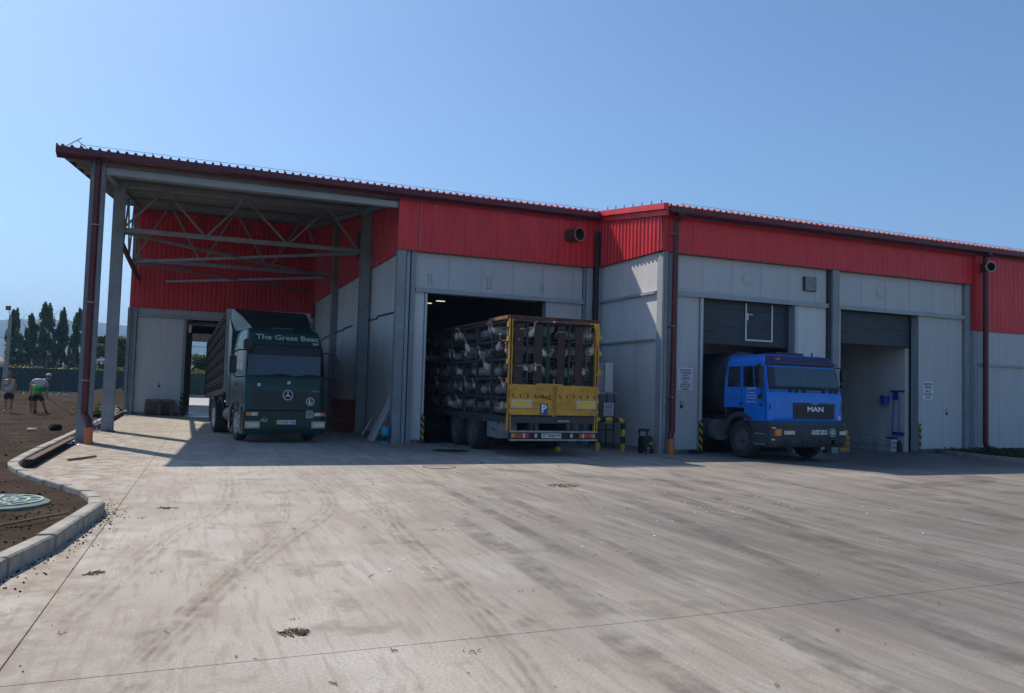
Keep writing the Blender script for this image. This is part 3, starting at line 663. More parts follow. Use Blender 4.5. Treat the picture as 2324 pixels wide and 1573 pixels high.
# rainwater pipes
def pipe(name, pts, r, m='maroon_paint', par=W, label=None):
    b = MB(); b.tube(pts, r, m, 14); return put(name, b, par, smooth=True, label=label)
p = pipe('downpipe', [(-2.22, 21.72, 6.92), (-2.22, 21.85, 6.8), (-2.22, 21.86, .80), (-2.215, 21.84, .70), (-2.10, 21.62, .55), (-2.07, 21.55, .47), (-2.07, 21.55, .34)], .083)
for z in (1.5, 3.4, 5.3): wbox('bracket', -2.31, -2.13, 21.77, 22.04, z, z+.025, 'galv', par=p)
pipe('drain_stub', [(-2.07, 21.55, 0), (-2.07, 21.55, .40)], .095, 'orange_pvc', label='orange plastic drain stub under the left maroon downpipe')
p = pipe('downpipe', [(12.08, 18.0, 6.42), (12.08, 18.26, 6.25), (12.08, 18.28, .72), (12.08, 18.27, .64), (12.0, 18.22, .52), (11.99, 18.22, .36)], .08)
for z in (1.5, 3.4, 5.9): wbox('bracket', 12.0, 12.16, 18.2, 18.45, z, z+.025, 'galv', par=p)
pipe('drain_stub', [(12.0, 18.2, 0), (12.0, 18.2, .41)], .095, 'orange_pvc', label='orange plastic drain stub under the middle maroon downpipe')
p = pipe('downpipe', [(23.82, 18.0, 6.42), (23.82, 18.16, 6.3), (23.82, 18.18, .35), (23.84, 18.17, .24), (23.93, 18.14, .16), (24.08, 18.10, .14)], .085)
pipe('downpipe', [(11.64, 21.9, 6.56), (11.64, 21.9, .02)], .07, 'black_plastic', label='black pipe in the inner corner beside the ventilation duct')
for a, c_, r in (((10.72, 22.05, 6.36), (10.84, 21.55, 6.34), .20), ((23.95, 18.4, 6.0), (23.78, 17.95, 5.98), .16)):
    a = Vector(a); d = (Vector(c_)-a).normalized(); L_ = (Vector(c_)-a).length; b = MB()
    b.lathe([(r-.01, .02), (r-.01, L_-.01), (r, L_), (r, .02), (r-.01, .02)], a, d, 'rust', 24); q = put('ventilation_duct', b, W, smooth=True)
    b = MB(); b.lathe([(r-.02, L_-.012), (r+.012, L_-.012), (r+.012, L_+.01), (r-.02, L_+.01), (r-.02, L_-.012)], a, d, 'galv', 24); put('rim', b, q)
    b = MB(); b.lathe([(0, .2), (r-.012, .2)], a, d, 'steel_dark', 24); put('duct_inside', b, q)
b = MB(); b.tube([(6.02, 21.93, 7.1), (6.0, 21.96, 6.5), (5.99, 21.97, 5.5)], .008, 'galv', 5); put('earthing_wire', b, W)
# hazard strips on the jambs
def hazard(x0, x1, Y, z0, z1, chev=False, side=1):
    b = MB(); b.box(x0, x1, Y-.012, Y, z0, z1, 'black_plastic'); h = put('hazard_strip', b, W); n = 4; st = (z1-z0)/n; w = x1-x0
    for k in range(n):
        z = z0+st*k+.03
        if chev: q = [[(x0, z+.10), (x0+w/2, z), (x0+w/2, z+.09), (x0, z+.19)], [(x1, z+.10), (x1, z+.19), (x0+w/2, z+.09), (x0+w/2, z)]]
        else: q = [[(x0+.004, z+.13), (x1-.004, z), (x1-.004, z+.10), (x0+.004, z+.21 if z+.21 < z1 else z1)]]
        for p_ in q:
            m_ = MB(); m_.prism(p_, 'y', Y-.0155, Y-.0125, 'yellow_stripe'); put('stripe', m_, h)
hazard(6.235, 6.33, 22.09, .04, .82); hazard(13.11, 13.23, 18.53, .04, .90); hazard(21.32, 21.42, 18.53, .04, .90, True); hazard(-.17, -.06, 39.41, .04, .98)
hazard(18.06, 18.14, 18.53, .04, .82)
# signs and small stickers on the facade
sg = wbox('sign', 12.43, 12.92, 18.582, 18.597, 1.70, 2.33, 'sign_white', bevel=.003)
for i, (s_, w) in enumerate((('ДІЛЬНИЦЯ ЗБОРУ', .36), ('ТА СЕПАРУВАННЯ', .38), ('ТЕХНІЧНОЇ', .22), ('СИРОВИНИ', .24))): txt(s_, .062, 'text_navy', sg, (12.68, 18.579, 2.26-.072*i), width=w, bold=.0012)
wbox('rule', 12.5, 12.87, 18.578, 18.5815, 2.0, 2.008, 'text_navy', par=sg)
for i, (s_, w) in enumerate((('AREA OF', .17), ('GATHERING AND', .34), ('SEPARATION RAW', .37), ('MATERIALS', .24))): txt(s_, .062, 'text_navy', sg, (12.68, 18.579, 1.945-.068*i), width=w, bold=.0012)
sg = wbox('sign', 21.55, 21.98, 18.582, 18.597, 1.66, 2.22, 'sign_white', bevel=.003)
for i, (s_, w) in enumerate((('ВІДДІЛЕННЯ', .34), ('ВІДХОДІВ', .28))): txt(s_, .08, 'text_navy', sg, (21.765, 18.579, 2.145-.095*i), width=w, bold=.0015)
wbox('rule', 21.6, 21.93, 18.578, 18.5815, 1.98, 1.987, 'text_navy', par=sg)
for i, (s_, w) in enumerate((('AREA OF', .24), ('PRODUCTION', .36), ('WASTE', .2))): txt(s_, .08, 'text_navy', sg, (21.765, 18.579, 1.91-.09*i), width=w, bold=.0015)
for x, Y, z in ((12.58, 18.6, 1.22), (22.6, 18.6, 1.18), (-1.08, 39.5, 1.22)):
    st = wbox('sticker', x-.05, x+.05, Y-.006, Y-.001, z, z+.18, 'text_navy'); wbox('symbol', x-.03, x+.03, Y-.009, Y-.0065, z+.1, z+.16, 'white_paint', par=st); wbox('symbol', x-.035, x+.035, Y-.009, Y-.0065, z+.02, z+.06, 'lamp_red', par=st)
# ================================================================== VEHICLES
class Loft:
    """cab shell: rings of a rounded rectangle; keys (z, front y, half width, corner radius, back y)"""
    def __init__(s, keys): s.k = keys
    def at(s, z):
        K = s.k
        if z <= K[0][0]: return K[0][1:]
        for a, b in zip(K, K[1:]):
            if z <= b[0]:
                t = (z-a[0])/(b[0]-a[0]); return tuple(a[i]+(b[i]-a[i])*t for i in range(1, 5))
        return K[-1][1:]
    def P(s, u, z, off=0):                    # u: |u|<=1 front, 1..2 corner, 2..3 side
        yf, w, r, yb = s.at(z); sg = -1 if u < 0 else 1; a = abs(u)
        if a <= 1: x, y, nx, ny = (w-r)*a, yf, 0, -1
        elif a <= 2:
            t = (a-1)*math.pi/2; x, y, nx, ny = w-r+r*math.sin(t), yf+r-r*math.cos(t), math.sin(t), -math.cos(t)
        else: x, y, nx, ny = w, yf+r+(yb-yf-r)*(a-2), 1, 0
        return Vector((sg*(x+nx*off), y+ny*off, z))
    def uy(s, y, z, sg=1):                    # u of a side point at depth y
        yf, w, r, yb = s.at(z); return sg*(2+(y-yf-r)/(yb-yf-r))
    def ux(s, x, z): yf, w, r, yb = s.at(z); return x/(w-r)
def lin(a, b, n): return [a+(b-a)*i/n for i in range(n+1)]
def shell(L, us, zs, skip, m):
    b = MB(); n = len(us)
    for z in zs: b.v += [tuple(L.P(u, z)) for u in us]
    for j in range(len(zs)-1):
        zc = (zs[j]+zs[j+1])/2
        for i in range(n-1):
            uc = (us[i]+us[i+1])/2
            if skip(uc, zc): continue
            k = j*n+i; b.f.append((k, k+1, k+n+1, k+n)); b.m.append(0)
    b.mats = [m]; return b
def patch(L, u0, u1, z0, z1, off, m, nu=None, nz=2, th=.006, b=None):
    b = b or MB(); nu = nu or max(2, int(abs(u1-u0)*8)); U = lin(u0, u1, nu); Zs = lin(z0, z1, nz); n = nu+1; V = []; F = []
    for o_ in (off, off-th):
        for z in Zs: V += [tuple(L.P(u, z, o_)) for u in U]
    k0 = n*(nz+1)
    for j in range(nz):
        for i in range(nu):
            k = j*n+i; F.append((k, k+1, k+n+1, k+n)); F.append((k0+k, k0+k+n, k0+k+n+1, k0+k+1))
    for i in range(nu): F += [(i, k0+i, k0+i+1, i+1), (nz*n+i, nz*n+i+1, k0+nz*n+i+1, k0+nz*n+i)]
    for j in range(nz): F += [(j*n, (j+1)*n, k0+(j+1)*n, k0+j*n), (j*n+nu, k0+j*n+nu, k0+(j+1)*n+nu, (j+1)*n+nu)]
    b.add(V, F, m); return b
def wheel(parent, x, y, r, w, side, rim='rim_grey', dish=.05, name='wheel'):
    """side -1: outer face looks to -x"""
    s_ = side; c = (x, y, r); ax = (s_, 0, 0)
    t = MB(); t.lathe([(r*.60, -w), (r*.80, -w), (r*.93, -w+.01), (r*.985, -w+.05), (r, -w*.7), (r, -w*.3), (r*.985, -.05), (r*.93, -.008), (r*.80, 0), (r*.66, -.012), (r*.60, -.03), (r*.60, -w)], c, ax, 'tyre', 32)
    wh = put(name, t, parent, smooth=True, org=c)
    m_ = MB(); m_.lathe([(r*.605, -w), (r*.60, -.02), (r*.56, -.015), (r*.54, -.04), (r*.50, -.07-dish), (r*.28, -.06), (r*.26, -.035), (r*.12, -.03), (r*.11, .01), (0, .012)], c, ax, rim, 28); put('rim', m_, wh, smooth=True)
    m_ = MB()
    for k in range(10):
        a = 2*math.pi*k/10; m_.cyl((x-s_*.07, y+math.cos(a)*r*.34, r+math.sin(a)*r*.34), (x-s_*.03, y+math.cos(a)*r*.34, r+math.sin(a)*r*.34), .013, 'galv', 6)
    put('wheel_nuts', m_, wh, kind='stuff'); return wh
def bx(name, par, x0, x1, y0, y1, z0, z1, m, **k):
    b = MB(); b.box(x0, x1, y0, y1, z0, z1, m); return put(name, b, par, **k)
def disc(name, par, c, r, m, th=.012, n=24):
    b = MB(); b.lathe([(0, th), (r*.9, th), (r, th*.6), (r, 0)], c, (0, -1, 0), m, n); return put(name, b, par, smooth=True)
def ring(name, par, c, r, w, m, th=.01, n=32):
    b = MB(); b.lathe([(r-w, 0), (r-w, th), (r, th), (r, 0)], c, (0, -1, 0), m, n); return put(name, b, par)
# ------------------------------------------------------------------ dark green lorry under the canopy
T = thing('articulated_lorry', (2.53, 22.08, 0), 'dark green articulated lorry with a star badge under the canopy, long livestock trailer behind', 'lorry', local=True)
T.rotation_euler = (0, 0, R(.9))
hw = 1.09
GL = Loft([(.22,.03,hw-.02,.16,2.05),(.30,0,hw,.18,2.05),(.84,0,hw,.18,2.05),(.88,.035,hw-.01,.18,2.05),(1.35,.05,hw-.01,.2,2.05),(1.72,.075,hw-.01,.2,2.05),(1.78,.10,hw-.015,.2,2.05),(2.43,.20,hw-.05,.2,2.05),(2.62,.26,hw-.07,.2,2.05),(2.88,.36,hw-.10,.22,2.05),(3.0,.46,hw-.13,.24,2.03),(3.06,.62,hw-.2,.26,2.0)])
tr = Vector((0, 0, 0))
YAWT = R(7)                                   # tractor turned a little against its trailer
cab = bpy.data.objects.new('cab_mount', None)
bpy.data.objects.remove(cab)
class Sub:                                    # rotate authoring coordinates about the tractor nose
    pass
_put = put
def rot_mb(mb, a, c=(0, 0)):
    ca, sa = math.cos(a), math.sin(a); mb.v = [((x-c[0])*ca-(y-c[1])*sa+c[0], (x-c[0])*sa+(y-c[1])*ca+c[1], z) for x, y, z in mb.v]
ROT = [0.]
def put(name, mb, parent=None, **k):
    if ROT[0]:
        rot_mb(mb, ROT[0])
        if k.get('org') is not None:
            o = k['org']; ca, sa = math.cos(ROT[0]), math.sin(ROT[0]); k['org'] = (o[0]*ca-o[1]*sa, o[0]*sa+o[1]*ca, o[2])
    return _put(name, mb, parent, **k)
ROT[0] = YAWT
us = sorted(set([round(x, 3) for x in lin(-3, -2, 10)+lin(-2, -1, 6)+lin(-1, 1, 12)+lin(1, 2, 6)+lin(2, 3, 10)]))
zs = [.22,.30,.5,.66,.84,.88,1.1,1.35,1.72,1.78,1.95,2.1,2.25,2.43,2.55,2.62,2.75,2.88,2.95,3.0,3.03,3.06]
def gskip(u, z):
    if 1.78 < z < 2.43 and abs(u) < 1.66: return True
    if 1.78 < z < 2.43 and 2.1 < abs(u) < 2.6: return True
    if z < .95 and 2.28 < abs(u) < 2.92: return True     # wheel arch
    return False
cab = put('cab', shell(GL, us, zs, gskip, 'green_paint'), T, smooth=True)
b = MB(); b.add([GL.P(u, 3.06) for u in us], [tuple(range(len(us)))], 'green_paint'); put('cab_roof', b, cab)
b = MB(); b.box(-hw+.03, hw-.03, 2.0, 2.06, .8, 3.0, 'green_dark'); put('cab_back', b, cab)
b = MB(); b.box(-hw+.05, hw-.05, .3, 2.0, .84, 1.1, 'black_plastic'); b.box(-hw+.08, hw-.08, .16, .5, 1.5, 1.74, 'black_plastic'); put('dashboard', b, cab)
b = MB(); b.box(-.9, .9, 1.5, 1.98, 1.2, 2.6, 'grey_plastic'); b.box(-.85, -.3, 1.0, 1.2, 1.2, 2.1, 'grey_plastic'); b.box(.3, .85, 1.0, 1.2, 1.2, 2.1, 'grey_plastic'); put('seats', b, cab)
put('windscreen', patch(GL, -1.66, 1.66, 1.785, 2.43, .003, 'glass_dark', 26, 6), cab, smooth=True)
for sg in (-1, 1): put('side_window', patch(GL, sg*2.1, sg*2.6, 1.785, 2.43, .002, 'glass_dark', 6, 3), cab, smooth=True)
put('windscreen_band', patch(GL, -1.62, 1.62, 2.33, 2.60, .02, 'text_black', 26, 3), cab, smooth=True)
put('sun_visor', patch(GL, -1.4, 1.4, 2.60, 2.64, .05, 'green_dark', 24, 1, .05), cab, smooth=True)
for sg in (-1, 1): put('screen_seal', patch(GL, sg*1.60, sg*1.68, 1.78, 2.43, .008, 'black_plastic', 3, 3), cab)
put('lower_seal', patch(GL, -1.68, 1.68, 1.74, 1.79, .010, 'black_plastic', 24, 1), cab, smooth=True)
gr = put('grille', patch(GL, -1.05, 1.05, .90, 1.37, .012, 'green_dark', 20, 2), cab, smooth=True)
for k in range(7): put('slat', patch(GL, -1.02, 1.02, .93+.06*k, .955+.06*k, .024, 'green_dark', 20, 1), gr, smooth=True)
for x in (-.72, .88): bxs = put('panel_gap', patch(GL, GL.ux(x, 1.5), GL.ux(x+.012, 1.5), 1.38, 1.71, .004, 'text_black', 1, 2), cab)
put('bumper_gap', patch(GL, -1.7, 1.7, .845, .872, .006, 'text_black', 24, 1), cab, smooth=True)
put('bumper', patch(GL, -2.2, 2.2, .25, .83, .02, 'green_paint', 36, 5, .03), cab, smooth=True)
bmp = put('lower_intake', patch(GL, -.62, .62, .27, .36, .024, 'text_black', 10, 1), cab)
for x in (-.87, .87):
    hl = bx('headlight', cab, x-.17, x+.17, -.035, .01, .41, .56, 'lamp_clear', bevel=.015); bx('lamp_frame', hl, x-.19, x+.19, -.028, .0, .39, .58, 'galv')
    sg = 1 if x > 0 else -1
    bx('indicator', cab, x+sg*.05, x+sg*.17, -.032, .0, .72, .81, 'lamp_orange'); bx('indicator', cab, x-sg*.13, x+sg*.045, -.032, .0, .72, .81, 'lamp_clear', label='clear half of the bumper lamp')
bx('flag_plate', cab, .52, .71, -.036, -.02, .66, .87, 'galv'); ring('emblem', cab, (.615, -.037, .78), .04, .012, 'text_black', .003)
pl = bx('number_plate', cab, -.25, .25, -.04, -.021, .50, .61, 'sign_white'); bx('plate_band', pl, -.25, -.215, -.043, -.0405, .50, .61, 'yellow_reflector'); txt('CE 2671 BA', .10, 'text_black', pl, (.018, -.042, .555), width=.43, bold=.002)
ov = MB(); ov.v = []; nO = 24
for half, m_, sg in (('t', 'blue_sign', 1), ('b', 'yellow_reflector', -1)):
    o_ = MB(); pts = [(math.cos(math.pi*i/12)*.09, sg*math.sin(math.pi*i/12)*.062) for i in range(13)]
    o_.prism([(-.57+a, .625+c_) for a, c_ in pts], 'y', -.034, -.021, m_)
    if sg == 1: so = put('country_sticker', o_, cab)
    else: put('sticker_half', o_, so)
txt('UA', .07, 'text_black', so, (-.57, -.036, .61), width=.1, bold=.002)
# star badge
st = ring('star_badge', cab, (.03, .03, 1.27), .135, .016, 'white_trim', .012)
b = MB()
for k in range(3):
    a = math.pi/2+2*math.pi*k/3; tip = (.03+.128*math.cos(a), .022, 1.27+.128*math.sin(a))
    p1 = (.03+.02*math.cos(a+math.pi/2), .022, 1.27+.02*math.sin(a+math.pi/2)); p2 = (.03+.02*math.cos(a-math.pi/2), .022, 1.27+.02*math.sin(a-math.pi/2))
    b.add([p1, p2, tip, (.03, .014, 1.27)], [(0, 1, 3), (1, 2, 3), (2, 0, 3)], 'white_trim')
put('star', b, st)
sk_ = ring('round_sticker', cab, (.63, .008, 1.11), .112, .016, 'white_trim', .006); txt('L', .17, 'white_trim', sk_, (.63, -.0, 1.105), bold=.008); disc('sticker_base', sk_, (.63, .010, 1.11), .098, 'sticker_green', .004)
for x, z in ((-.73, 1.53), (.05, 1.60)):
    q = disc('round_badge', cab, (x, .052, z), .045, 'sign_white', .008); disc('badge_dot', q, (x, .043, z), .014, 'steel_dark', .003)
txt('Axor', .085, 'text_white', cab, (.78, .045, 1.37), width=.22, shear=.3)
txt('The Great Beac', .20, 'text_cream', cab, (.02, .262, 2.80), rot=(R(72), 0, 0), width=1.68, bold=.004)
txt('283', .08, 'text_white', cab, (.78, .245, 2.67), rot=(R(72), 0, 0), width=.16)
# wipers, mirrors
for x in (-.55, .25): b = MB(); b.tube([(x, .06, 1.76), (x+.30, .05, 1.83), (x+.62, .07, 1.80)], .012, 'black_plastic', 5); put('wiper', b, cab)
for sg in (-1, 1):
    b = MB(); b.tube([(sg*(hw-.06), .32, 2.44), (sg*(hw+.16), .22, 2.43), (sg*(hw+.28), .20, 2.36), (sg*(hw+.29), .20, 2.27)], .02, 'black_plastic', 7); put('mirror_arm', b, cab, smooth=True); b = MB(); b.tube([(sg*(hw-.02), .30, 1.74), (sg*(hw+.2), .22, 1.72), (sg*(hw+.28), .20, 1.78)], .016, 'black_plastic', 7)
    mi = put('mirror_arm', b, cab); bx('mirror', mi, sg*(hw+.20), sg*(hw+.38), .16, .27, 1.80, 2.28, 'black_plastic', bevel=.03)
    if sg < 0: bx('mirror', mi, -hw-.06, -hw+.16, .06, .22, 2.44, 2.72, 'black_plastic', bevel=.03)
for sg in (-1, 1):
    bx('door_handle', cab, sg*(hw-.005), sg*(hw+.02), 1.1, 1.28, 1.5, 1.55, 'black_plastic')
    put('door_gap', patch(GL, sg*2.04, sg*2.052, .98, 2.60, .004, 'text_black', 1, 6), cab); put('door_gap', patch(GL, sg*2.66, sg*2.672, .98, 2.60, .004, 'text_black', 1, 6), cab)
    b = MB(); b.prism([(.25, .30), (.62, .30), (.62, .95), (.25, .95)], 'x', sg*(hw-.02), sg*(hw+.03), 'green_dark'); stp = put('step_panel', b, cab, bevel=.01)
    for z in (.42, .66): bx('step', stp, sg*(hw+.028), sg*(hw+.05), .28, .6, z, z+.04, 'galv')
    # wheel arch lip and side air deflector
    b = MB(); b.tube([(sg*(hw+.0), 1.2+.57*math.cos(a), .48+.57*math.sin(a)) for a in [math.pi*k/12 for k in range(13)]], .03, 'grey_plastic', 6); put('wheel_arch', b, cab)
    b = MB(); b.prism([(2.06, .9), (2.52, .9), (2.52, 3.45), (2.06, 3.06)], 'x', sg*(hw-.04), sg*(hw+.0), 'green_paint'); put('side_deflector', b, cab)
    b = MB(); b.add([(sg*.815, .70, 3.03), (sg*1.05, 2.1, 3.02), (sg*1.09, 2.5, 3.04), (sg*1.06, 2.32, 3.68), (sg*.93, 1.5, 3.39), (sg*.85, 1.02, 3.17)], [(0, 1, 5), (1, 4, 5), (1, 2, 3, 4)], 'green_paint')
    b.add([(x-sg*.03, y, z) for x, y, z in b.v[:6]], [(0, 1, 5), (1, 4, 5), (1, 2, 3, 4)], 'green_paint'); put('deflector_wing', b, cab)
b = MB(); pr = [(.66, 3.04, .80), (1.0, 3.17, .84), (1.45, 3.37, .91), (1.9, 3.55, .98), (2.3, 3.67, 1.04)]
b.add([(-w_, y, z) for y, z, w_ in pr]+[(w_, y, z) for y, z, w_ in pr]+[(1.04, 2.45, 3.06), (-1.04, 2.45, 3.06)], [(i, i+1, 6+i, 5+i) for i in range(4)]+[(4, 11, 10, 9)], 'green_dark'); put('roof_deflector', b, cab, smooth=True, fix=False)
b = MB(); b.box(-.3, .3, .72, .95, 3.06, 3.10, 'green_paint'); put('roof_hatch', b, cab, bevel=.01)
# tractor chassis and wheels
b = MB(); b.box(-.45, -.37, .6, 5.4, .62, .86, 'steel_dark'); b.box(.37, .45, .6, 5.4, .62, .86, 'steel_dark'); b.box(-.9, .9, 1.1, 1.3, .38, .56, 'steel_dark'); b.box(-.9, .9, 4.65, 4.85, .38, .56, 'steel_dark'); b.box(-.6, .6, 4.3, 5.1, .87, 1.0, 'steel_dark'); put('chassis', b, T)
for sg in (-1, 1):
    wheel(T, sg*1.07, 1.2, .475, .28, sg, 'rim_white'); wheel(T, sg*1.04, 4.75, .475, .5, sg, 'rim_white', dish=-.02)
    b = MB(); b.tube([(sg*.82, 4.75+.57*math.cos(a), .50+.57*math.sin(a)) for a in [math.pi*k/12 for k in range(13)]], .04, 'black_plastic', 6); b.tube([(sg*1.05, 4.75+.57*math.cos(a), .50+.57*math.sin(a)) for a in [math.pi*k/12 for k in range(13)]], .03, 'grey_plastic', 6); put('mudguard', b, T)
    b = MB(); b.cyl((sg*.74, 2.3, .62), (sg*.74, 3.6, .62), .22, 'rim_grey', 20); put('fuel_tank', b, T, smooth=True)
ROT[0] = 0.
# trailer of the green lorry, standing square to the building
tx0, tx1, ty0, ty1 = -1.44, .93, 2.78, 15.7
zt_ = lambda y: 3.70-.030*(y-ty0); zb_ = lambda y: 1.28-.030*(y-ty0)
b = MB(); b.prism([(ty0, zb_(ty0)), (ty0+.10, zb_(ty0)), (ty0+.10, zt_(ty0)+.02), (ty0, zt_(ty0)+.02)], 'x', tx0-.01, tx1+.02, 'grey_wall'); tl = put('trailer_front_wall', b, T, bevel=.02)
def tbar(name, x0, x1, y0, y1, f0, f1, m, par): b = MB(); b.prism([(y0, f0(y0)), (y1, f0(y1)), (y1, f1(y1)), (y0, f1(y0))], 'x', x0, x1, m); return put(name, b, par)
sub = lambda d, base=zb_: (lambda y: base(y)+d)
tbar('deck', tx0+.06, tx1-.06, ty0+.11, ty1, sub(-.02), sub(.08), 'steel_dark', T)
for sx, x in ((-1, tx0), (1, tx1)):
    fr = tbar('deck_rail', min(x, x-sx*.05), max(x, x-sx*.05), ty0+.11, ty1, sub(-.06), sub(.12), 'rust', T)
    for k in range(12):
        y = ty0+.6+k*1.05
        if sx < 0: tbar('rail_plate', tx0-.012, tx0-.001, y, y+.16, sub(-.03), sub(.06), 'crate_bar', fr)
    tbar('top_rail', min(x, x-sx*.07), max(x, x-sx*.07), ty0+.11, ty1, sub(-.07, zt_), sub(0, zt_), 'rust', T)
NT, NC = 6, 15; cw = (ty1-ty0-.2)/NC; ch = 2.27/NT
slope = -.030
cell = MB()                                    # one crate front, origin at its lower front corner
w0, w1, h0, h1 = .04, cw-.03, .03, ch-.04
cell.box(.025, .06, 0, cw, 0, ch-.01, 'crate_dark')
cell.box(-.012, .024, w0, w1, h0, h0+.03, 'crate_brown'); cell.box(-.012, .024, w0, w1, h1-.03, h1, 'crate_brown')
cell.box(-.030, .02, w0+.16, w1-.22, h0+(h1-h0)*.50, h0+(h1-h0)*.60, 'crate_bar'); cell.box(-.030, .02, w0+.16, w1-.22, h1-.06, h1-.028, 'crate_bar')
for k in range(5): yk = w0+(w1-w0)*k/4; cell.box(-.014, .022, yk-.018, yk+.018, h0+.031, h1-.046, 'crate_brown')
for k in range(12): yk = w0+(w1-w0)*(k+.5)/12; cell.box(-.006, .01, yk-.006, yk+.006, h0, h1, 'mesh_black')
for i in range(NC):
    for j in range(NT):
        y = ty0+.14+i*cw; z = zb_(y)+.12+j*ch
        if i == 0 and j == 0:
            base = _put('crate_door', cell, T, org=(0, 0, 0), fix=False); ORG[base.name] = Vector((tx0-.005, y, z)); base.location = ORG[base.name]; b0 = base
        else: inst(b0, T, (tx0-.005, y, z))
for i in range(NC+1):
    y = ty0+.11+i*cw; b = MB(); b.box(tx0-.045, tx0+.03, y-.02, y+.03, zb_(y)+.12, zt_(y)-.07, 'crate_brown'); put('upright', b, T)
for j in range(1, NT): tbar('shelf_rail', tx0-.034, tx0+.02, ty0+.12, ty1, sub(.12+j*ch-.02), sub(.12+j*ch+.005), 'crate_brown', T)
tbar('crate_stack', tx0+.07, tx1-.02, ty0+.12, ty1-.02, sub(.1), sub(-.08, zt_), 'crate_dark', T); tbar('roof_slats', tx0, tx1, ty0+.11, ty1, sub(-.012, zt_), sub(.01, zt_), 'crate_brown', T)
for y in (9.4, 10.7, 12.0):
    for sg, x in ((-1, tx0+.05), (1, tx1-.05)): wheel(T, x, y, .47, .34, sg, 'rim_grey')
b = MB(); b.box(tx0+.5, tx0+.58, 3.2, 15.2, .85, 1.0, 'steel_dark'); b.box(tx1-.58, tx1-.5, 3.2, 15.2, .85, 1.0, 'steel_dark')
for y in (9.4, 10.7, 12.0): b.box(tx0+.3, tx1-.3, y-.06, y+.06, .4, .52, 'steel_dark')
b.box(tx0+.1, tx0+.3, 13.6, 14.0, .35, .75, 'steel_dark'); put('trailer_chassis', b, T)
b = MB(); b.box(tx0+.06, tx0+.4, 13.0, 13.03, .2, .9, 'black_rubber'); put('mud_flap', b, T)
# ------------------------------------------------------------------ yellow-backed poultry trailer
Y = thing('poultry_trailer', (8.33, 17.75, 0), 'poultry trailer with yellow tailgates backed out of the middle bay, full of white turkeys', 'trailer', local=True)
H_ = 1.21
zd = .93                                       # deck
for sg, nm in ((-1, 'l'), (1, 'r')):
    x = sg*(H_-.045)
    b = MB(); b.box(x-.045, x-.022, -.01, .09, .62, 3.33, 'yellow_paint'); b.box(x+.022, x+.045, -.01, .09, .62, 3.33, 'yellow_paint'); b.box(x-.021, x+.021, .05, .07, .62, 3.33, 'rust' if sg < 0 else 'yellow_paint')
    po = put('corner_post', b, Y)
    for z in (1.15, 1.75, 2.2, 2.75, 3.1) if sg < 0 else (1.3, 2.05, 2.55, 3.0):
        bx('post_plate', po, x+sg*.046, x+sg*.075, -.0, .09, z, z+.12, 'yellow_paint')
    for z in (2.0, 2.62): bx('post_tie', po, x-.021, x+.021, -.0, .045, z, z+.07, 'rust_pink' if sg < 0 else 'yellow_paint')
for z in (2.02, 2.5, 2.9): bx('hinge_lug', Y, H_, H_+.09, .02, .08, z, z+.1, 'yellow_paint')
b = MB(); b.prism([(H_-.13, 3.33), (H_-.02, 3.33), (H_-.02, 2.55)], 'y', -.02, -.011, 'yellow_paint'); put('corner_bracket', b, Y)
bx('top_frame_rear', Y, -H_, H_, -.02, .07, 3.30, 3.38, 'rust'); bx('roof_bow', Y, -H_+.02, H_-.02, .45, .51, 3.27, 3.33, 'rust_pink'); 
for sg in (-1, 1):
    b = MB(); b.box(sg*H_-.03, sg*H_+.03, .08, 1.35, 3.30, 3.38, 'rust_pink'); put('top_rail', b, Y); b = MB(); b.box(sg*H_-.025, sg*H_+.025, 1.36, 9.8, 3.29, 3.35, 'rust'); put('top_rail', b, Y)
for k in range(1, 9): bx('roof_bow', Y, -H_+.03, H_-.03, .5+k*1.1, .55+k*1.1, 3.25, 3.29, 'rust')
b = MB(); b.bar((-H_+.1, .1, 3.26), (-H_+.12, .95, 3.24), .05, .04, 'rust_pink'); put('roof_lath', b, Y)
# deck, side rail
bx('deck', Y, -H_+.02, H_-.02, .03, 10, zd-.12, zd, 'steel_dark'); bx('deck_rail', Y, -H_-.01, -H_+.019, .1, 10, zd-.14, zd+.03, 'cage_steel'); bx('deck_rail', Y, H_-.019, H_+.01, .1, 10, zd-.14, zd+.03, 'cage_steel')
for k in range(8): bx('rope_hook', Y, -H_-.03, -H_-.011, .5+k*1.1, .53+k*1.1, zd-.2, zd-.1, 'cage_steel')
# cages along both sides, five tiers
tier = .462; z0 = zd+.02
grille = MB()                                  # vertical plane x=0, width 1.04 (y) x .42 (z)
for k in range(5): z = .06+k*.08; grille.box(-.006, .002, 0, 1.04, z, z+.009, 'cage_steel')
for k in range(10): y = .05+k*.104; grille.box(-.009, -.002, y, y+.007, .02, .42, 'cage_steel')
g0 = None
for i in range(9):
    for j in range(5):
        for sg in (-1, 1):
            if sg == 1 and i > 1: continue
            yy_ = .12+i*1.1; zz_ = z0+j*tier; xx_ = sg*(H_-.03)
            if g0 is None: g0 = _put('cage_grille', grille, Y, org=(0, 0, 0), fix=False); g0.location = (xx_, yy_, zz_); ORG[g0.name] = Vector((xx_, yy_, zz_))
            else: inst(g0, Y, (xx_, yy_, zz_))
for i in range(10):
    for sg in (-1, 1):
        b = MB(); y = .05+i*1.1; b.box(sg*(H_-.02)-.02, sg*(H_-.02)+.02, y, y+.07, z0, 3.24, 'cage_steel'); b.box(sg*(H_-.035)-.01, sg*(H_-.035)+.01, y-.05, y+.12, z0, 3.24, 'cage_steel'); put('cage_upright', b, Y)
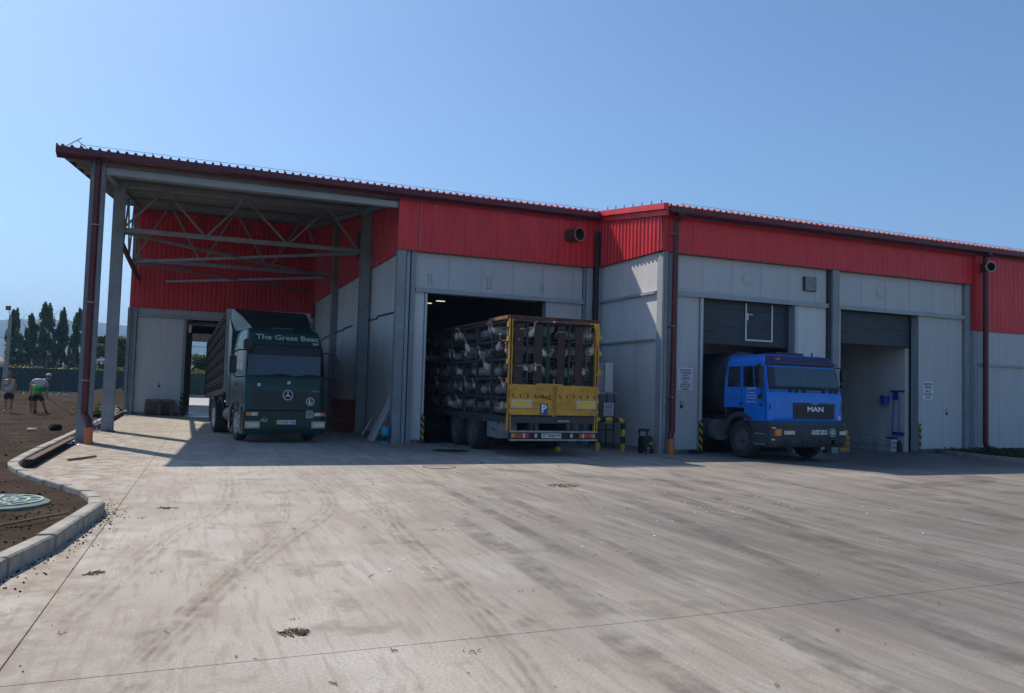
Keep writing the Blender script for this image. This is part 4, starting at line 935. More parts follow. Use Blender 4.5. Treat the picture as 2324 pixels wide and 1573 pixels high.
for j in range(6):
    zz_ = z0+j*tier-.02
    for sg in (-1, 1): bx('cage_rail', Y, sg*(H_-.02)-.018, sg*(H_-.02)+.018, .1, 9.95, zz_-.02, zz_+.03, 'cage_steel')
    bx('cage_floor', Y, -H_+.05, H_-.05, .1, 9.9, zz_+.0, zz_+.012, 'cage_steel')
for x in (-.62, 0, .62): bx('cage_divider', Y, x-.004, x+.004, .3, 9.9, z0, 3.22, 'mesh_black')
# rear cages: rails, green posts, brown boards, wires
for j in range(1, 6): bx('rear_rail', Y, -H_+.09, H_-.09, .10, .13, z0+j*tier-.035, z0+j*tier, 'cage_steel')
for x in (-.70, -.17, -.12, .43): bx('rear_post', Y, x-.02, x+.02, .085, .11, z0, 3.22, 'cage_green')
for x0, x1 in ((-1.065, -.83), (-.545, -.325), (.085, .285), (.57, .775)): bx('board', Y, x0, x1, .035, .06, 1.74, 3.19, 'brown_board')
rg = MB()
for k in range(30): z = z0+.06+k*.077; rg.box(-H_+.1, H_-.1, .115, .121, z, z+.011, 'cage_steel')
put('rear_wires', rg, Y)
rg = MB()
for x in (-1.10, -.78, -.6, -.26, -.05, .04, .33, .52, .82, .9, .98, 1.06): rg.box(x, x+.007, .122, .128, z0, 3.2, 'cage_steel')
put('rear_wires', rg, Y)
bx('mesh_flap', Y, 1.0, 1.1, .06, .075, 1.9, 2.35, 'mesh_black')
# tailgates
for sg, x0, x1 in ((-1, -1.17, -.05), (1, .07, 1.17)):
    gt = bx('tailgate', Y, x0, x1, -.03, .02, .98, 1.72, 'yellow_paint', bevel=.006)
    bx('gate_rim', gt, x0, x1, -.045, -.031, 1.68, 1.725, 'yellow_paint'); bx('gate_rim', gt, x0, x1, -.042, -.031, 1.55, 1.57, 'yellow_paint'); bx('gate_rim', gt, x0, x1, -.04, -.031, 1.375, 1.39, 'yellow_paint'); bx('gate_rim', gt, x0, x1, -.045, -.031, .98, 1.0, 'rust')
    for k in range(6):
        x = x0+.08+k*(x1-x0-.16)/5; b = MB(); b.box(x-.008, x+.008, -.052, -.031, 1.43, 1.50, 'rust'); b.bar((x, -.05, 1.45), (x+.02, -.05, 1.41), .01, .01, 'rust'); put('lashing_ring', b, gt)
    for z in (1.15, 1.27): bx('gate_groove', gt, x0+.02, x1-.02, -.0325, -.0305, z, z+.006, 'rust')
    xr = (-1.13, -.60) if sg < 0 else (.60, 1.13)
    rf = bx('reflector', gt, xr[0], xr[1], -.045, -.032, 1.17, 1.37, 'plastic_white', bevel=.004); bx('reflector_face', rf, xr[0]+.035, xr[1]-.035, -.05, -.0455, 1.2, 1.335, 'yellow_reflector')
    xe = x0 if sg < 0 else x1
    for z in (1.05, 1.3, 1.6): bx('hinge', gt, xe-.03, xe+.03, -.06, -.046, z, z+.08, 'yellow_paint')
b = MB(); b.box(-.045, .065, -.035, .0, .97, 1.74, 'yellow_paint'); b.box(-.01, .0, -.04, -.036, .97, 1.74, 'rust'); b.box(.03, .04, -.04, -.036, .97, 1.74, 'rust'); b.box(-.48, .22, -.045, -.03, 1.715, 1.76, 'yellow_paint'); put('gate_post', b, Y)
b = MB(); b.tube([(-.50, -.07, 1.42), (-.35, -.08, 1.47), (-.22, -.07, 1.41), (-.05, -.08, 1.36)], .01, 'rust', 6); b.tube([(-.38, -.07, 1.40), (-.2, -.085, 1.45)], .01, 'rust', 6); put('gate_latch', b, Y)
ps = bx('parking_sign', Y, -.37, -.18, -.052, -.046, 1.02, 1.27, 'blue_sign', bevel=.004); txt('P', .27, 'text_white', ps, (-.28, -.054, 1.145), bold=.008)
# under-body
b = MB(); b.box(-H_+.02, H_-.02, 0, .08, .80, .965, 'steel_dark'); b.box(-.48, -.38, .02, 9, .55, .8, 'steel_dark'); b.box(.38, .48, .02, 9, .55, .8, 'steel_dark'); b.box(-.62, -.52, .0, .1, .5, .8, 'rust'); b.box(.52, .62, .0, .1, .5, .8, 'rust'); put('chassis', b, Y)
bx('rail_bracket', Y, .1, .42, -.04, 0, .84, .88, 'galv')
bp = bx('bumper', Y, -1.15, 1.15, -.03, .04, .43, .58, 'black_plastic'); bx('bumper_bar', bp, -1.17, 1.17, -.09, -.031, .585, .625, 'galv'); bx('bumper_bar', bp, -1.17, 1.17, -.09, -.031, .385, .425, 'galv')
for s_ in (-1, 1):
    c_ = 1
    seg = [(.0, .10, 'lamp_orange'), (.10, .22, 'lamp_red'), (.22, .30, 'lamp_red'), (.30, .36, 'lamp_clear'), (.36, .46, 'lamp_red')]
    hous = bx('lamp_housing', Y, s_*1.14, s_*.66, -.065, -.032, .44, .575, 'grey_plastic')
    for a, d, m_ in seg: bx('tail_lamp', hous, s_*(1.12-a), s_*(1.12-d+.004), -.08, -.066, .455, .56, m_, bevel=.006)
    q = bx('lamp_housing', Y, s_*.52, s_*.43, -.055, -.031, .45, .565, 'grey_plastic'); bx('marker_lamp', q, s_*.51, s_*.44, -.062, -.0555, .465, .55, 'lamp_clear')
np_ = bx('number_plate', Y, -.32, .20, -.05, -.031, .45, .56, 'sign_white'); txt('AT 0068 KP', .10, 'text_black', np_, (-.06, -.052, .505), width=.47, bold=.002)
for y, ws in ((2.45, (-1, 1)), (3.85, (-1, 1)), (6.9, (-1, 1))):
    for sg in ws: wheel(Y, sg*(H_+.02), y, .485, .55, sg, 'rim_grey', dish=.02)
    bx('axle', Y, -1, 1, y-.06, y+.06, .42, .54, 'steel_dark')
tb = bx('toolbox', Y, -H_+.0, -H_+.5, .55, 1.35, .40, .80, 'galv', bevel=.012); bx('toolbox_latch', tb, -H_-.02, -H_-.001, .8, .95, .58, .62, 'steel_dark')
b = MB(); b.box(-H_+.05, -H_+.55, 1.55, 1.57, .22, .85, 'black_rubber'); put('mud_flap', b, Y); b = MB(); b.box(H_-.55, H_-.05, 1.55, 1.57, .22, .85, 'black_rubber'); put('mud_flap', b, Y)
for y in (1.5, 3.2): bx('side_marker', Y, -H_-.03, -H_-.011, y, y+.06, .78, .82, 'lamp_orange')
# ------------------------------------------------------------------ blue truck in the right bay
B = thing('blue_truck', (14.62, 15.88, 0), 'bright blue cab-over truck with purple sun visor nosing out of the right bay', 'truck', local=True)
hw = 1.19
BL = Loft([(.98,.16,hw,.16,1.98),(1.05,.13,hw,.16,1.98),(1.6,.14,hw,.17,1.98),(1.78,.17,hw-.005,.18,1.98),(1.86,.19,hw-.01,.2,1.98),(2.36,.31,hw-.06,.22,1.98),(2.50,.34,hw-.08,.22,1.98),(2.58,.36,hw-.11,.22,1.98),(2.66,.46,hw-.18,.22,1.94),(2.69,.62,hw-.28,.2,1.85)])
us = sorted(set([round(x, 3) for x in lin(-3, -2, 20)+lin(-2, -1, 7)+lin(-1, 1, 12)+lin(1, 2, 7)+lin(2, 3, 20)]))
zs = [.98,1.05,1.15,1.3,1.45,1.6,1.78,1.86,1.95,2.05,2.15,2.25,2.36,2.44,2.5,2.54,2.58,2.62,2.66,2.69]
def bskip(u, z):
    a = abs(u)
    if 1.86 < z < 2.36 and a < 1.571: return True
    if 1.86 < z < 2.36 and 2.05 < a < 2.20: return True
    if 1.86 < z < 2.36 and 2.25 < a < 2.50: return True
    if 1.86 < z < 2.36 and 2.60 < a < 2.90: return True
    if z < 1.3 and a > 2.5: return True
    return False
cab = put('cab', shell(BL, us, zs, bskip, 'blue_paint'), B, smooth=True)
b = MB(); b.add([BL.P(u, 2.69) for u in us], [tuple(range(len(us)))], 'blue_paint'); put('cab_roof', b, cab)
b = MB(); b.box(-hw+.04, hw-.04, 1.94, 1.99, 1.0, 2.0, 'grey_plastic'); b.box(-hw+.04, hw-.04, 1.94, 1.99, 2.0, 2.62, 'grey_plastic'); put('cab_back', b, cab)
put('windscreen', patch(BL, -1.571, 1.571, 1.862, 2.36, .0, 'glass_clear', 28, 5, .004), cab, smooth=True)
for sg in (-1, 1):
    for a, c_ in ((2.05, 2.20), (2.25, 2.50), (2.60, 2.90)):
        w_ = put('side_window', patch(BL, sg*a, sg*c_, 1.862, 2.36, .0, 'glass_dark', 4, 3, .004), cab, smooth=True)
        put('window_seal', patch(BL, sg*(a-.012), sg*(a+.012), 1.84, 2.38, .006, 'black_plastic', 1, 3), w_); put('window_seal', patch(BL, sg*(c_-.012), sg*(c_+.012), 1.84, 2.38, .006, 'black_plastic', 1, 3), w_)
        put('window_seal', patch(BL, sg*a, sg*c_, 1.838, 1.872, .0055, 'black_plastic', 2, 1), w_); put('window_seal', patch(BL, sg*a, sg*c_, 2.352, 2.38, .0055, 'black_plastic', 2, 1), w_)
for sg in (-1, 1): put('screen_seal', patch(BL, sg*1.53, sg*1.60, 1.85, 2.40, .007, 'black_plastic', 3, 4), cab, smooth=True)
put('screen_seal', patch(BL, -1.6, 1.6, 1.835, 1.88, .009, 'black_plastic', 24, 1), cab, smooth=True)
put('roof_band', patch(BL, -1.75, 1.75, 2.40, 2.655, .012, 'purple_paint', 30, 6), cab, smooth=True)
put('sun_visor', patch(BL, -1.45, 1.45, 2.43, 2.50, .07, 'purple_paint', 26, 2, .02), cab, smooth=True)
b = MB(); b.box(-.62, .30, .62, 1.2, 2.695, 2.75, 'purple_paint'); put('roof_hatch', b, cab, bevel=.02)
bx('roof_aerial', cab, .62, .65, .7, .73, 2.69, 2.78, 'black_plastic'); bx('marker_lamp', cab, -.88, -.74, .325, .355, 2.55, 2.575, 'lamp_orange')
# interior
b = MB(); b.box(-hw+.07, hw-.07, .24, .62, 1.5, 1.82, 'grey_plastic'); put('dashboard', b, cab)
b = MB(); b.box(-.95, -.45, .95, 1.2, 1.3, 2.1, 'grey_plastic'); b.box(.45, .95, .95, 1.2, 1.3, 2.1, 'grey_plastic'); b.box(-hw+.05, hw-.05, .3, 1.9, 1.0, 1.06, 'black_plastic'); put('seats', b, cab)
b = MB(); cen = Vector((.55, .62, 1.93)); b.tube([cen+Vector((.19*math.cos(a), .09*math.sin(a), .16*math.sin(a))) for a in [2*math.pi*k/20 for k in range(21)]], .013, 'black_plastic', 6); b.bar(cen, cen+Vector((0, -.25, -.2)), .04, .04, 'black_plastic'); put('steering_wheel', b, cab)
b = MB(); b.box(.02, .12, .36, .365, 2.0, 2.3, 'cloth_grey'); put('pennant', b, cab); bx('screen_sticker', cab, -.95, -.85, .315, .32, 2.1, 2.16, 'sticker_green')
# front face
put('panel_gap', patch(BL, -1.9, 1.9, 1.738, 1.75, .004, 'text_black', 24, 1), cab, smooth=True)
gr = MB(); gr.prism([(-.48, 1.07), (.84, 1.07), (.86, 1.46), (.36, 1.475), (.31, 1.43), (.12, 1.43), (.07, 1.475), (-.49, 1.48)], 'y', .115, .137, 'grey_plastic'); gr = put('grille', gr, cab, bevel=.008)
for k in range(6): bx('slat', gr, -.40, .79, .100, .1145, 1.09+.058*k, 1.115+.058*k, 'black_plastic')
txt('MAN', .17, 'white_trim', gr, (.20, .097, 1.31), width=.52, bold=.006)
for sg in (-1, 1):
    put('corner_panel_gap', patch(BL, sg*1.12, sg*1.14, 1.02, 1.73, .005, 'text_black', 1, 3), cab)
    b = MB(); b.tube([tuple(BL.P(sg*1.55, z, .03)) for z in (1.28, 1.33, 1.38, 1.43)], .012, 'black_plastic', 5); put('hand_grip', b, cab)
    put('door_gap', patch(BL, sg*2.0, sg*2.008, 1.0, 2.40, .004, 'text_black', 1, 5), cab); put('door_gap', patch(BL, sg*2.55, sg*2.558, 1.3, 2.40, .004, 'text_black', 1, 5), cab); put('door_gap', patch(BL, sg*2.56, sg*3.0, 1.53, 1.54, .004, 'text_black', 4, 1), cab)
    bx('door_handle', cab, sg*(hw-.0), sg*(hw+.02), 1.20, 1.32, 1.38, 1.42, 'black_plastic'); bx('door_handle', cab, sg*hw, sg*(hw+.02), .42, .53, 1.38, 1.42, 'black_plastic')
    b = MB(); b.tube([(sg*(hw-.08), .75, 2.41), (sg*(hw+.12), .40, 2.40), (sg*(hw+.15), .36, 2.34)], .018, 'black_plastic', 6); put('mirror_arm', b, cab); b = MB(); b.tube([(sg*hw, .45, 1.86), (sg*(hw+.12), .38, 1.92)], .014, 'black_plastic', 6); mi = put('mirror_arm', b, cab)
    bx('mirror', mi, sg*(hw+.06), sg*(hw+.24), .30, .40, 2.0, 2.37, 'black_plastic', bevel=.025); bx('mirror', mi, sg*(hw+.07), sg*(hw+.23), .31, .40, 1.86, 1.985, 'black_plastic', bevel=.02)
b = MB(); b.tube([(-hw-.01, .50, 1.84), (-hw-.04, .42, 1.72), (-hw-.05, .40, 1.66)], .012, 'black_plastic', 5); rm = put('mirror_arm', b, cab); b = MB(); b.lathe([(0, 0), (.07, .0), (.075, .03), (.03, .05), (0, .05)], (-hw-.08, .40, 1.61), (-1, 0, 0), 'black_plastic', 14); put('mirror', b, rm, smooth=True)
q = disc('round_badge', cab, (1.0, .128, 1.10), .05, 'sign_white', .008); txt('80', .05, 'text_black', q, (1.0, .119, 1.10))
put('cowl', patch(BL, -1.6, 1.6, 1.79, 1.835, .02, 'black_plastic', 24, 1, .03), cab, smooth=True)
for x in (-.55, -.35, -.12, .52, .75, .92): bx('wiper_hinge', cab, x-.03, x+.03, .12, .16, 1.73, 1.80, 'black_plastic')
for x in (-.50, .0, .55): b = MB(); b.tube([(x, .13, 1.80), (x-.25, .15, 1.86), (x-.52, .16, 1.865)], .010, 'black_plastic', 5); put('wiper', b, cab)
# writing on the passenger door
for i, (s_, w, h, sh) in enumerate((('Гермес МКО', .36, .075, .3), ('Тисменичка,', .30, .05, 0), ('Коломийська Обл.', .42, .05, 0), ('78200  Івано-Фр.', .38, .05, 0), ('☎ (0254) 33616', .37, .055, 0))):
    txt(s_, h, 'text_white', cab, (-hw-.006, .86, 1.80-.07*i-(.03 if i else 0)-(.03 if i == 4 else 0)), rot=(R(90), 0, R(-90)), width=w, shear=sh)
# grey bumper and lamps
BB = Loft([(.36,.10,hw-.02,.12,1.0),(.44,.03,hw,.14,.85),(.60,.0,hw+.01,.14,.8),(.92,.0,hw+.01,.14,.72),(1.0,.05,hw,.14,.72)])
us2 = sorted(set([round(x, 3) for x in lin(-3, -2, 4)+lin(-2, -1, 6)+lin(-1, 1, 10)+lin(1, 2, 6)+lin(2, 3, 4)]))
bm_ = shell(BB, us2, [.36,.44,.5,.6,.7,.8,.92,.97,1.0], lambda u, z: False, 'grey_plastic')
bm_.add([BB.P(u, 1.0) for u in us2], [tuple(range(len(us2)))], 'grey_plastic'); bm_.add([BB.P(u, .36) for u in us2], [tuple(range(len(us2)))], 'grey_plastic'); bp = put('bumper', bm_, B, smooth=True)
for s_ in (-1, 1):
    h0_, h1_ = ((-.90, -.53) if s_ < 0 else (.86, 1.12)); bx('headlight', bp, h0_, h1_, -.02, .04, .66, .80, 'lamp_clear', bevel=.02); i0_, i1_ = ((-1.14, -.95) if s_ < 0 else (1.125, 1.17)); bx('indicator', bp, i0_, i1_, -.012, .06, .65, .81, 'lamp_orange', bevel=.01)
    bx('fog_light', bp, s_*.86, s_*.62, -.008, .01, .45, .55, 'text_black', bevel=.01)
for x0, x1 in ((-.30, .22), (.27, .72)): bx('bumper_intake', bp, x0, x1, -.008, .01, .46, .56, 'text_black')
put('bumper_groove', patch(BB, -1.9, 1.9, .875, .89, .004, 'text_black', 24, 1), bp, smooth=True); put('bumper_groove', patch(BB, -1.9, 1.9, .60, .61, .004, 'text_black', 24, 1), bp, smooth=True)
pl = bx('number_plate', bp, -.02, .47, -.025, -.002, .69, .80, 'sign_white'); bx('plate_band', pl, -.02, .015, -.0275, -.0255, .69, .745, 'yellow_reflector'); bx('plate_band', pl, -.02, .015, -.0275, -.0255, .7455, .80, 'blue_sign'); txt('CE 1689 AK', .10, 'text_black', pl, (.24, -.027, .745), width=.42, bold=.002)
q = disc('round_sticker', bp, (.66, -.003, .735), .115, 'sticker_green', .008); ring('sticker_ring', q, (.66, -.012, .735), .105, .014, 'plastic_white', .003); txt('G', .14, 'text_white', q, (.66, -.016, .735), bold=.005)
for z, x in ((.83, -hw+.02), (.54, -hw+.0)): bx('bumper_chip', bp, x-.03, x+.04, .0, .05, z, z+.03, 'white_paint')
# wheel arches, steps, wheels, chassis, tank
for s_ in (-1, 1):
    b = MB(); pr_ = [(1.30+.60*math.cos(a), .48+.60*math.sin(a)) for a in [math.pi*(.02+.84*k/14) for k in range(15)]]; out = [(1.30+.72*math.cos(a), .50+.70*math.sin(a)) for a in [math.pi*(.02+.84*k/14) for k in range(15)]]
    b.prism(pr_+out[::-1], 'x', s_*(hw-.30), s_*(hw+.015), 'grey_plastic'); put('wheel_arch', b, B)
    b = MB(); b.box(s_*(hw-.25), s_*(hw-.02), .30, .72, .36, .95, 'black_plastic'); stp = put('step_box', b, B)
    for z in (.40, .66): bx('step', stp, s_*(hw-.02), s_*(hw+.02), .32, .70, z, z+.03, 'galv')
    wheel(B, s_*(hw-.03), 1.30, .49, .29, s_, 'rim_grey', dish=-.03); wheel(B, s_*(hw-.03), 4.9, .49, .52, s_, 'rim_grey')
    b = MB(); b.cyl((s_*.82, 2.55, .66), (s_*.82, 3.7, .66), .29, 'galv', 22); tk = put('fuel_tank', b, B, smooth=True); 
    for y in (2.8, 3.4): b = MB(); b.lathe([(.295, 0), (.30, 0), (.30, .05), (.295, .05)], (s_*.82, y, .66), (0, 1, 0), 'steel_dark', 22); put('strap', b, tk)
b = MB(); b.box(-.45, -.37, .2, 7, .66, .9, 'steel_dark'); b.box(.37, .45, .2, 7, .66, .9, 'steel_dark'); b.box(-.95, .95, 1.22, 1.38, .42, .56, 'steel_dark'); b.box(-.95, .95, 4.82, 4.98, .42, .56, 'steel_dark'); b.box(-.5, .5, .5, 1.8, .7, 1.0, 'steel_dark'); put('chassis', b, B)
b = MB(); b.cyl((0, 2.7, 1.9), (0, 6.6, 1.9), .95, 'grey_plastic', 28); b.box(-.7, .7, 2.6, 6.6, .9, 1.05, 'steel_dark'); put('tank_body', b, B, smooth=True)
# ================================================================== TURKEYS
def turkey_mesh(pose):
    """one continuous skin: body, neck and head in one lathe-like sweep plus tail fan and legs fused as quads"""
    P = {'stand': [(-.30,.0,.26,.02,.10),(-.22,0,.25,.06,.08),(-.10,0,.235,.115,.105),(.03,0,.235,.135,.125),(.13,0,.25,.12,.11),(.20,0,.285,.075,.075),(.235,0,.335,.042,.042),(.25,0,.39,.03,.03),(.262,0,.43,.028,.028),(.285,0,.455,.034,.032),(.315,0,.455,.026,.022),(.345,0,.445,.008,.007)],
         'sit': [(-.30,.0,.20,.03,.09),(-.22,0,.18,.07,.08),(-.10,0,.155,.125,.115),(.03,0,.15,.145,.13),(.13,0,.16,.125,.12),(.20,0,.195,.08,.08),(.24,0,.24,.042,.042),(.245,0,.29,.03,.03),(.25,0,.325,.028,.028),(.27,0,.35,.034,.032),(.30,0,.35,.026,.022),(.33,0,.34,.008,.007)],
         'out': [(-.28,.0,.22,.03,.09),(-.20,0,.21,.07,.08),(-.10,0,.2,.115,.11),(.03,0,.21,.135,.12),(.12,0,.24,.11,.11),(.17,0,.31,.07,.07),(.19,0,.38,.042,.042),(.205,0,.46,.032,.032),(.225,0,.53,.029,.029),(.25,0,.565,.036,.034),(.285,0,.57,.028,.024),(.32,0,.56,.008,.007)]}[pose]
    b = MB(); n = 10; pts = [Vector(p[:3]) for p in P]
    for i, p in enumerate(pts):
        d = (pts[min(i+1, len(pts)-1)]-pts[max(i-1, 0)]).normalized(); x = Vector((0, 1, 0)); y = d.cross(x).normalized()
        b.v += [tuple(p+x*math.cos(t)*P[i][3]+y*math.sin(t)*P[i][4]) for t in [2*math.pi*k/n for k in range(n)]]
    fi = b.mi('feather'); si = b.mi('turkey_skin'); ki = b.mi('beak')
    for i in range(len(pts)-1):
        for k in range(n): b.f.append((i*n+k, i*n+(k+1) % n, (i+1)*n+(k+1) % n, (i+1)*n+k)); b.m.append(fi if i < 6 else (ki if i >= 10 else si))
    b.f.append(tuple(range(n))); b.m.append(fi)
    # wings, tail, wattle, legs
    for s_ in (-1, 1):
        b.add([(-.27, s_*.05, P[2][2]+.07), (.09, s_*.13, P[2][2]+.05), (.06, s_*.155, P[2][2]-.03), (-.10, s_*.135, P[2][2]-.06), (-.30, s_*.06, P[2][2]+.02)], [(0, 1, 2, 3, 4)], 'feather')
        if pose != 'sit': b.tube([(0.0, s_*.05, .12), (.02, s_*.055, .05), (.0, s_*.055, .0)], .011, 'beak', 5); b.box(-.01, .06, s_*.055-.015, s_*.055+.015, 0, .01, 'beak')
    b.add([(-.26, 0, P[0][2]), (-.40, -.10, P[0][2]+.05), (-.43, 0, P[0][2]+.06), (-.40, .10, P[0][2]+.05)], [(0, 1, 2, 3)], 'feather')
    h = pts[9]; b.add([tuple(h+Vector((.02, -.008, -.02))), tuple(h+Vector((.045, 0, -.075))), tuple(h+Vector((.02, .008, -.02)))], [(0, 1, 2)], 'turkey_skin')
    return b
TMESH = {}
TIER = ['top', 'second', 'third', 'fourth', 'bottom']; ORD = ['first', 'second', 'third', 'fourth', 'fifth', 'sixth', 'seventh', 'eighth', 'ninth']
def turkey(pose, x, y, z, rz, label, sc_=1.0):
    if pose == 'out': z += .02
    if pose not in TMESH:
        o = _put('turkey', turkey_mesh(pose), smooth=True, org=(0, 0, 0), fix=False); TMESH[pose] = o
    else: o = bpy.data.objects.new('turkey', TMESH[pose].data); sc.collection.objects.link(o)
    o.location = (8.33+x, 17.75+y, z); o.rotation_euler = (rng.uniform(-.06, .06), rng.uniform(-.08, .08), rz); o.scale = (sc_,)*3
    tagp(o, label, 'turkey', 'white turkeys in the trailer cages')
for i in range(7):
    for j in range(5):
        z = z0+(4-j)*tier+.0
        n = [2, 3, 3][int(rng.integers(0, 3))] if i < 6 else 2
        for q in range(n):
            y = .12+i*1.1+.24+.36*q+rng.uniform(-.06, .06); x = -H_+.22+rng.uniform(-.02, .06)+.10*(q % 2)
            pose = 'sit' if rng.random() < .62 else 'stand'
            turkey(pose, x, y, z+.012, rng.choice([R(90), R(-90), R(180), R(150), R(-140)])+rng.uniform(-.35, .35) if rng.random() < .8 else rng.uniform(0, 6.28),
                   f'white turkey, {TIER[j]} tier, left side cages, {ORD[i]} cage from the tail, {["nearer the tail", "mid cage", "deeper in"][q]}', rng.uniform(.92, 1.08))
colr = [(-1.12, 'beside the left yellow post'), (-.68, 'between the first two brown boards'), (-.12, 'behind the middle green posts'), (.44, 'between the two right brown boards'), (.90, 'right of the last brown board')]
for k, (x, where) in enumerate(colr):
    for j in range(5):
        z = z0+(4-j)*tier; n = 2 if k in (1, 3, 4) else 1
        for q in range(n):
            xx = x+(q*.30-.13 if n == 2 else .0)+rng.uniform(-.03, .03); yy_ = .36+rng.uniform(-.03, .10)
            turkey('sit' if rng.random() < .5 else 'stand', xx if k else x+.22, yy_, z+.012, rng.uniform(0, 6.28), f'white turkey at the rear, {TIER[j]} tier, {where}' + (', left one' if q == 0 and n == 2 else ', right one' if n == 2 else ''), rng.uniform(.95, 1.1))
turkey('out', -.63, .22, 2.77, R(-58), 'white turkey with its pink head raised above the rear boards', .84)
turkey('out', .03, .17, 1.40, R(-100), 'white turkey peeping just over the yellow tailgate', .8)
turkey('out', -.19, .20, 2.30, R(200), 'white turkey craning its neck beside the middle green posts', .8)
turkey('out', -H_+.10, .85, 2.42, R(-110), 'white turkey pushing its red head out of the second tier at the left side', .9)
turkey('out', -H_+.12, 3.0, 2.44, R(170), 'white turkey with long neck raised in the second tier, third cage', .9)
# ================================================================== THINGS IN THE YARD
def single(name, mb, label, cat, group=None, smooth=False, bevel=0): return put(name, mb, None, smooth=smooth, bevel=bevel, label=label, cat=cat, group=group)
# striped guard hoop
gh = thing('guard_rail', (10.4, 19.3, 0), 'yellow and black striped pipe guard rail beside the yellow trailer', 'barrier')
path = [(11.18, 19.3, 0), (11.18, 19.3, .72)]+[(11.05+.13*math.cos(a), 19.3, .72+.13*math.sin(a)) for a in lin(.2, math.pi/2, 4)]+[(9.35, 19.3, .85), (9.25, 19.3, .82), (9.22, 19.3, .72), (9.22, 19.3, 0)]
def samp(path, step):
    out = [Vector(path[0])]
    for a, c_ in zip(path, path[1:]):
        a = Vector(a); c_ = Vector(c_); n = max(1, int((c_-a).length/step)); out += [a+(c_-a)*k/n for k in range(1, n+1)]
    return out
pp = samp(path, .04); cum = [0]
for a, c_ in zip(pp, pp[1:]): cum.append(cum[-1]+(c_-a).length)
seg = .19; k = 0; i0 = 0
while i0 < len(pp)-1:
    i1 = i0+1
    while i1 < len(pp)-1 and cum[i1] < (k+1)*seg: i1 += 1
    b = MB(); b.tube(pp[i0:i1+1], .066, 'yellow_stripe' if k % 2 == 0 else 'black_plastic', 14); put('pipe_band', b, gh, smooth=True); i0 = i1; k += 1
bx('pipe_band', gh, 10.33, 10.45, 19.25, 19.35, .002, .25, 'yellow_stripe', bevel=.03)
# switch cabinet stand
cb = thing('control_stand', (11.15, 20.4, 0), 'steel stand with grey switch cabinet and small button panel by the step wall', 'cabinet')
b = MB()
for x in (10.90, 11.44):
    for y in (20.3, 20.75): b.box(x, x+.03, y, y+.03, 0, 1.55, 'steel_dark')
for z in (.10, .52): b.box(10.90, 11.47, 20.3, 20.33, z, z+.03, 'steel_dark')
put('frame', b, cb); bx('shelf', cb, 10.78, 11.52, 20.2, 20.9, 1.55, 1.60, 'galv'); bx('shelf', cb, 10.85, 11.47, 20.31, 20.85, .50, .515, 'steel_dark')
q = bx('cabinet_box', cb, 10.80, 11.13, 20.35, 20.8, 1.605, 2.42, 'galv', bevel=.01); bx('cabinet_box', cb, 11.135, 11.40, 20.30, 20.8, 1.605, 2.44, 'panel_light', bevel=.008)
b = MB()
for k in range(16): z = 1.62+k*.05; b.cyl((11.42, 20.34, z), (11.42, 20.34, z+.035), .03, 'steel_dark', 8)
put('cable_loom', b, cb, kind='stuff')
b = MB(); b.lathe([(0, .0), (.17, .0), (.19, .01), (.17, .02)], (10.72, 20.3, 2.0), (0, -1, 0), 'steel_dark', 20); put('fan_cover', b, cb, smooth=True)
pn = bx('button_panel', cb, 11.07, 11.40, 20.22, 20.29, .92, 1.30, 'plastic_white', bevel=.006)
for r_ in range(2):
    for c_ in range(3): disc('button', pn, (11.16+.07*c_, 20.222, 1.22-.06*r_), .018, ('plastic_green', 'lamp_red', 'steel_dark')[(r_+c_) % 3], .015, 10)
disc('button', pn, (11.16, 20.222, 1.09), .018, 'steel_dark', .015, 10); disc('button', pn, (11.24, 20.222, 1.00), .018, 'steel_dark', .015, 10)
b = MB(); b.tube([(11.05, 20.25, .80), (11.15, 20.2, .72), (11.3, 20.2, .74), (11.42, 20.25, .84)], .012, 'white_trim', 6); put('loose_cable', b, cb)
# pressure washer
pw = thing('pressure_washer', (11.45, 18.6, 0), 'black upright pressure washer with yellow badge beside the corner pilaster', 'pressure washer')
b = MB(); b.box(11.30, 11.62, 18.45, 18.75, .05, .46, 'black_plastic'); put('body', b, pw, bevel=.04)
b = MB(); b.tube([(11.34, 18.7, .44), (11.34, 18.72, .60), (11.38, 18.72, .63), (11.54, 18.72, .63), (11.58, 18.72, .60), (11.58, 18.7, .44)], .022, 'black_plastic', 8); put('handle', b, pw)
bx('top_cover', pw, 11.31, 11.61, 18.6, 18.76, .58, .64, 'black_plastic', bevel=.02)
b = MB(); b.lathe([(0, .02), (.03, .02), (.034, 0)], (11.53, 18.45, .27), (0, -1, 0), 'yellow_stripe', 14); put('badge', b, pw)
for x in (11.285, 11.60): b = MB(); b.lathe([(0, 0), (.085, 0), (.09, .02), (.09, .045), (0, .05)], (x, 18.6, .09), (1, 0, 0), 'black_rubber', 18); put('wheel', b, pw, smooth=True)
b = MB(); b.cyl((11.40, 18.36, 0), (11.40, 18.36, .14), .045, 'glass_bottle', 12); b.cyl((11.40, 18.36, .14), (11.40, 18.36, .17), .02, 'white_paint', 8); single('plastic_bottle', b, 'small clear bottle standing in front of the black pressure washer', 'bottle')
# bait boxes along the wall foot
for x, y, w, lb in ((12.75, 18.42, .34, 'flat black bait box on the ground by the orange drain stub'), (22.3, 18.4, .40, 'flat black bait box at the wall foot near the far right downpipe')):
    b = MB(); b.box(x, x+w, y-.1, y+.08, .001, .09, 'black_plastic'); o = single('bait_box', b, lb, 'bait box', 'bait boxes at the wall foot', bevel=.02)
    b = MB(); b.box(x+w*.3, x+w*.6, y-.06, y+.04, .0905, .105, 'black_rubber'); put('lid', b, o)
